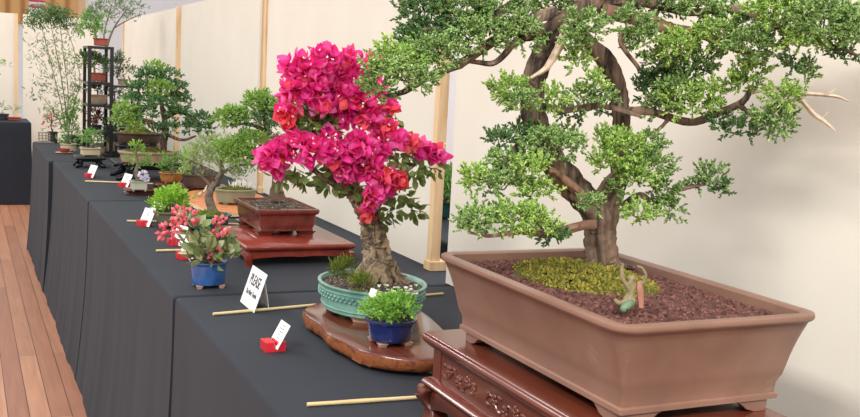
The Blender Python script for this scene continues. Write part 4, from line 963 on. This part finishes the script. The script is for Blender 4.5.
mb = MB(); mb.loft([el(.018, .018, .006), el(.03, .03, .016), el(.034, .034, .03), el(.031, .031, .03), el(.024, .024, .014)]); mb.build('cup', 'terracotta', t)

# black pot with pink blossom, and the tall bamboo behind the cream pot
t, p, hx_, hy_, H_ = potted('potted_plant', 'pink flowering plant in a black pot at the far end, left of the bamboo', 'plant', 53, 143, ZT, 'oval', 11, 11, 'blackpot', .9, taper=.15, lip=.006, wall=.008, curve=.0, mound=.006)
branch('stem', [(53, 133, 1.6), (51, 126, 1.2), (52, 118, .8)], 'twig', p[1], 6, 0, 29, t, p)
mkpads(t, p, p[1], [(51, 125, 6, 5, 'bamleaf'), (53, 118, 4, 4, 'bamleaf')], .03, .007, 5, 'leaf', 10, .1)
c = aty(51, 122, p[1] - .03); mb = MB(); u = sphere_dirs(22); scatter(mb, 'leaf', c - p + u * .045, u, .009, .024); mb.build('blossoms', 'pink', t)
p = atz(67, 141, ZT); p[1] = 7.0; p[2] = ZT + .0006
t = thing('potted_bamboo', 'tall thin bamboo with wispy arching leaves at the far end', 'plant', p); make_pot(t, 'oval', .06, .055, .07, 'blackpot', fh=.006, taper=.15, lip=.006, wall=.008, curve=.0)
Yb_ = p[1]
CN = [[(67, 132, 2), (60, 100, 1.6), (50, 60, 1.4), (40, 20, 1)], [(68, 132, 2), (64, 95, 1.8), (58, 60, 1.4), (52, 30, 1.2), (46, 8, .8)], [(68, 132, 2), (74, 105, 1.6), (80, 80, 1.4), (74, 50, 1.2), (62, 15, .8)], [(66, 132, 1.6), (54, 112, 1.2), (38, 92, .8)], [(67, 132, 1.8), (68, 90, 1.5), (64, 60, 1.2), (60, 25, 1)]]
for i, pts in enumerate(CN): branch('cane', pts, 'cane', Yb_, 6, 0, 30 + i, t, p, .62)
for px, py, rw, rh, n, m_ in [(50, 11, 24, 9, 420, 'dkleaf'), (38, 20, 14, 9, 170, 'dkleaf'), (62, 18, 13, 10, 260, 'dkleaf'), (78, 26, 8, 12, 90, 'bamleaf'), (54, 40, 24, 16, 130, 'bamleaf'), (40, 54, 14, 14, 60, 'bamleaf'), (66, 62, 16, 16, 130, 'bamleaf'), (50, 74, 20, 14, 90, 'bamleaf'), (38, 90, 12, 14, 40, 'dkleaf'), (62, 92, 16, 14, 110, 'bamleaf'), (74, 104, 9, 14, 130, 'midleaf'), (52, 110, 14, 8, 60, 'bamleaf'), (26, 36, 8, 8, 16, 'bamleaf'), (76, 84, 8, 12, 90, 'bamleaf'), (68, 118, 9, 13, 220, 'midleaf'), (28, 22, 8, 8, 24, 'bamleaf')]:
    c = aty(px, py, Yb_); s_ = ppm(c); mb = MB(); u = sphere_dirs(n); r_ = rng.random((n, 1)) ** .45
    scatter(mb, 'leaf', c - p + u * np.array([rw, rw * .7, rh]) * s_ * r_, rng.normal(0, .6, (n, 3)) + np.array([.1, 0, -.5]), .0045, .034); mb.build('foliage', m_, t)

# lattice basket tray at the far table end
bk_ = atz(37, 140.5, ZT) + np.array([.045, -.19, .0005]); t = thing('basket', 'grey latticed basket on the far corner of the fourth table', 'basket', bk_)
mb = MB()
for i in range(5): mb.box((-.045 + i * .022, 0, .035), (.008, .008, .07))
for j in range(4): mb.box((0, -.002, .010 + j * .019), (.10, .010, .008))
mb.box((0, .022, .004), (.10, .056, .008)); mb.build('lattice', 'wicker', t, False)

# tall black shelf and its small pots
SB = np.array([.735, 6.30, ZT]); sS = ppm(SB)
sh = thing('display_shelf', 'tall black open shelf stacked with small potted trees', 'shelf', SB)
def zpx(py, Y=6.28): return aty(98, py, Y)[2]
zt1 = zpx(46.5); zt2 = zpx(84.5)
hw = .062; dp = .13
mb_list = []
for x_, y_ in ((-hw, -dp), (hw, -dp), (-hw, dp), (hw, dp)):
    q = MB(); q.box((x_, y_, (zt1 - ZT) / 2), (.020 if y_ < 0 else .018, .018, zt1 - ZT)); q.build('post', 'black', sh, False)
x2 = hw + .155
for y_ in (-dp, dp):
    q = MB(); q.box((x2, y_, (zt2 - ZT) / 2), (.012, .014, zt2 - ZT)); q.build('post', 'black', sh, False)
q = MB(); q.box((hw + .03, -dp - .0, (zpx(107) - ZT) / 2), (.012, .014, zpx(107) - ZT)); q.build('post', 'black', sh, False)
LEV = [46.5, 82, 104, 131, 153]
for py in LEV:
    z = zpx(py) - ZT; q = MB(); q.box((0, 0, z - .007), (2 * hw + .02, 2 * dp + .02, .014)); q.build('shelf_board', 'black', sh, False)
for py in (84.5, 107, 127, 150):
    z = zpx(py) - ZT; q = MB(); q.box((hw + .08, 0, z - .006), (.172, 2 * dp, .011)); q.build('shelf_board', 'black', sh, False)
def shelfpot(name, label, px, py_level, dx, wpx, hpx, m_, pads, trunk=None, kind='leaf', cat='plant', Lf=.022, W_=.005, shape='oval'):
    z = zpx(py_level) + .0006; hx_ = wpx * sS / 2; p = np.array([SB[0] + dx, SB[1] - .03, z])
    t = thing(name, label, cat, p, 0, 'small pots on the black shelf'); make_pot(t, shape, hx_, hx_ * .85, hpx * sS, m_, fh=.004, r=.012, taper=.2, lip=.005, wall=.006, curve=-.1, depth=.005, mound=.005, feet=False)
    if trunk: branch('trunk', trunk, 'greybark', p[1], 6, .15, 3, t, p)
    mkpads(t, p, p[1], pads, Lf * 1.15, W_ * 1.2, 6, kind, 6, .1)
    return t
shelfpot('potted_plant', 'green plant in a terracotta bowl on top of the black shelf', 93, 46.5, .01, 15, 8, 'terracotta', [(92, 22, 10, 9, 'midleaf'), (86, 30, 7, 5, 'midleaf'), (99, 30, 7, 5, 'midleaf'), (93, 14, 6, 4, 'greyleaf')], [(96, 40, 2), (95, 32, 1.6), (95, 24, 1)])
shelfpot('potted_plant', 'dark green bush in a red pot on the upper shelf tier', 96, 82, .0, 16, 9, 'terracotta', [(84, 60, 8, 6, 'dkleaf'), (96, 62, 9, 6, 'dkleaf'), (91, 57, 7, 5, 'dkleaf'), (104, 64, 5, 4, 'dkleaf')], [(95, 74, 2), (94, 66, 1.6)])
shelfpot('potted_plant', 'low plant in a tan pot on the middle shelf tier', 98, 104, .0, 17, 9, 'tan', [(98, 90, 7, 4, 'dkleaf'), (92, 88, 4, 3, 'greyleaf')], [(98, 96, 1.6), (97, 88, 1)], shape='rect')
shelfpot('potted_plant', 'dark red foliage plant on the lower shelf tier', 96, 131, -.01, 12, 6, 'blackpot', [(95, 116, 7, 7, 'redleaf'), (92, 124, 5, 4, 'redleaf'), (101, 122, 5, 4, 'dkleaf')], [(96, 126, 1.6), (96, 118, 1)])
shelfpot('potted_plant', 'small green plant on the bottom shelf tier beside the splay-legged stand', 102, 153, .02, 10, 6, 'tan', [(103, 142, 5, 4, 'midleaf')], [(102, 148, 1.6), (102, 142, 1)])
shelfpot('potted_bonsai', 'layered grey-green tree in a brown pot on the short right shelf', 118, 84.5, .14, 11, 6.5, 'tan', [(110, 70, 7, 2.6, 'greyleaf'), (122, 64, 6, 3, 'greyleaf'), (128, 71, 6, 2.4, 'greyleaf'), (114, 64, 4, 2.4, 'greyleaf'), (120, 75, 5, 2, 'greyleaf'), (119, 58, 3, 2, 'greyleaf')], [(117, 78, 2.4), (119, 70, 2), (121, 62, 1.4), (119, 57, 1)], cat='bonsai')
shelfpot('potted_plant', 'twiggy plant in a tan pot under the short shelf top', 114, 107, .09, 9, 6, 'tan', [(116, 96, 6, 4, 'greyleaf'), (112, 92, 4, 3, 'bamleaf')], [(114, 101, 1.4), (115, 94, 1)])
shelfpot('potted_plant', 'grey-green plant in a dark teal pot on the short right shelf', 117, 127, .14, 10, 8, 'darkteal', [(115, 114, 5, 3, 'greyleaf')], [(116, 120, 1.4), (116, 114, 1)])
shelfpot('potted_plant', 'mossy plant in a tan pot low on the short shelf', 112, 150, .08, 12, 9, 'tan', [(112, 134, 6, 6, 'greyleaf'), (108, 130, 4, 4, 'dkleaf')], [(112, 141, 1.4), (112, 135, 1)])

# tall thin tree behind the shelf
pT = atz(103, 140.5, ZT) + np.array([.02, .06, .0006]); pT[1] = 7.12
t = thing('potted_tree', 'tall thin grey-leaved tree rising behind the black shelf', 'tree', pT)
make_pot(t, 'oval', .075, .065, .08, 'blackpot', fh=.006, taper=.2, lip=.006, wall=.008, curve=.0)
branch('trunk', [(106, 132, 3), (106, 100, 3), (104, 70, 2.6), (108, 44, 2.2), (114, 28, 1.6), (122, 16, 1.2), (128, 8, .8)], 'greybark', pT[1], 7, .1, 41, t, pT)
branch('branch', [(107, 50, 2), (104, 36, 1.6), (108, 18, 1.2), (112, 4, .8)], 'greybark', pT[1], 6, .1, 42, t, pT)
branch('branch', [(114, 28, 1.4), (128, 20, 1), (142, 14, .7)], 'greybark', pT[1], 6, .1, 43, t, pT)
mkpads(t, pT, pT[1], [(112, 6, 14, 8, 'greyleaf'), (100, 14, 10, 8, 'bamleaf'), (124, 10, 12, 8, 'greyleaf'), (138, 8, 10, 7, 'greyleaf'), (106, 18, 10, 7, 'bamleaf'), (122, 2, 14, 5, 'bamleaf'), (132, 18, 8, 4, 'greyleaf'), (98, 8, 8, 6, 'greyleaf')], .024, .005, 5, 'leaf', 11, .1)

# two small pots on the far cross table
def farpot(name, label, px, py, Y, w, h, m_, pads, Lf=.03, W_=.005):
    p = np.array([aty(px, py, Y)[0], Y, ZT + .0006]); t = thing(name, label, 'plant', p)
    make_pot(t, 'oval', w, w * .8, h, m_, fh=.005, taper=.2, lip=.006, wall=.008, curve=-.1, feet=False); mkpads(t, p, Y, pads, Lf, W_, 5, 'leaf', 10, .1)
farpot('potted_plant', 'dark pot with a small bush on the far cross table, at the frame edge', 2, 122, 9.75, .062, .06, 'blackpot', [(1, 110, 5, 4, 'dkleaf')])
farpot('potted_grass', 'tuft of grass in a shallow terracotta pot on the far cross table', 14, 122, 9.72, .062, .035, 'terracotta', [(13.5, 110, 3, 3, 'midleaf')], .04, .003)
t = thing('potted_bonsai', 'slender tree by the pale far panel at the left frame edge', 'bonsai', (aty(-19, 120, 10.0)[0], 10.0, ZT + .0006)); pL = np.array(t.location)
make_pot(t, 'oval', .09, .07, .06, 'blackpot', fh=.005, taper=.2, lip=.006, wall=.008, curve=-.1, feet=False)
branch('trunk', [(-19, 118, 5), (-16, 95, 4), (-10, 75, 3), (-3, 68, 2)], 'greybark', 10.0, 7, .1, 44, t, pL); mkpads(t, pL, 10.0, [(2, 66, 7, 2.6, 'midleaf'), (-13, 72, 9, 5, 'midleaf')], .03, .006, 5, 'leaf', 10, .1)

# plants on the table behind the panels, glimpsed through the gaps
for px, py, Y, rz_, lab in ((449, 196, 3.62, 9, 'rounded green bush behind the panels, glimpsed through the gap beside the pine post'), (262, 80, 6.9, 10, 'pink flowering plant behind the panels, glimpsed through the narrow gap')):
    p = aty(px, py, Y); q = np.array([max(1.62, p[0]), Y, ZT + .0006]); pinkp = 'pink' in lab
    t = thing('potted_plant', lab, 'plant', q); zz = p[2] - q[2]
    make_pot(t, 'oval', .10, .08, .07, 'darkteal', fh=.005, taper=.2, lip=.006, wall=.008, curve=-.1, feet=False)
    mb = MB(); twig_to(mb, (0, 0, .06), (p[0] - q[0], 0, zz), .010, .006, .05, seed=4); mb.build('trunk', 'twig', t)
    mb = MB(); pad(mb, (p[0] - q[0], 0, zz + .02), (.12, .10, .05 if not pinkp else .12), 200, .03, .008, 5, .3, .7, 'leaf', .2); mb.build('foliage', 'pink' if pinkp else 'midleaf', t)

# ================================================================= lighting
def lamp(name, loc, sx_, sy_, power, col=(1, .985, .96), rot=(0, 0, 0)):
    l = bpy.data.lights.new(name, 'AREA'); l.shape = 'RECTANGLE'; l.size = sx_; l.size_y = sy_; l.energy = power; l.color = col
    o = bpy.data.objects.new(name, l); COL.objects.link(o); o.location = loc; o.rotation_euler = rot; return o
lamp('ceiling_lamp', (-1.6, .2, 3.1), .6, 2.4, 105)
lamp('ceiling_lamp', (-1.0, 4.2, 3.4), .6, 2.4, 62)
lamp('ceiling_lamp', (-1.0, 8.4, 3.4), .6, 2.4, 72)
lamp('ceiling_lamp', (3.2, 3.2, 3.6), .6, 2.4, 60)
lamp('ceiling_lamp', (3.2, 9.0, 3.6), .6, 2.4, 90)
lamp('ceiling_lamp', (.3, -1.5, 3.0), 2.4, .6, 135)
w = bpy.data.worlds.new('hall_ambience'); SC.world = w; w.use_nodes = True
w.node_tree.nodes['Background'].inputs[0].default_value = (.94, .97, 1, 1); w.node_tree.nodes['Background'].inputs[1].default_value = .62
SC.view_settings.view_transform = 'Standard'; SC.view_settings.look = 'None'; SC.view_settings.gamma = 1; SC.view_settings.exposure = .42
SC.view_settings.use_curve_mapping = False
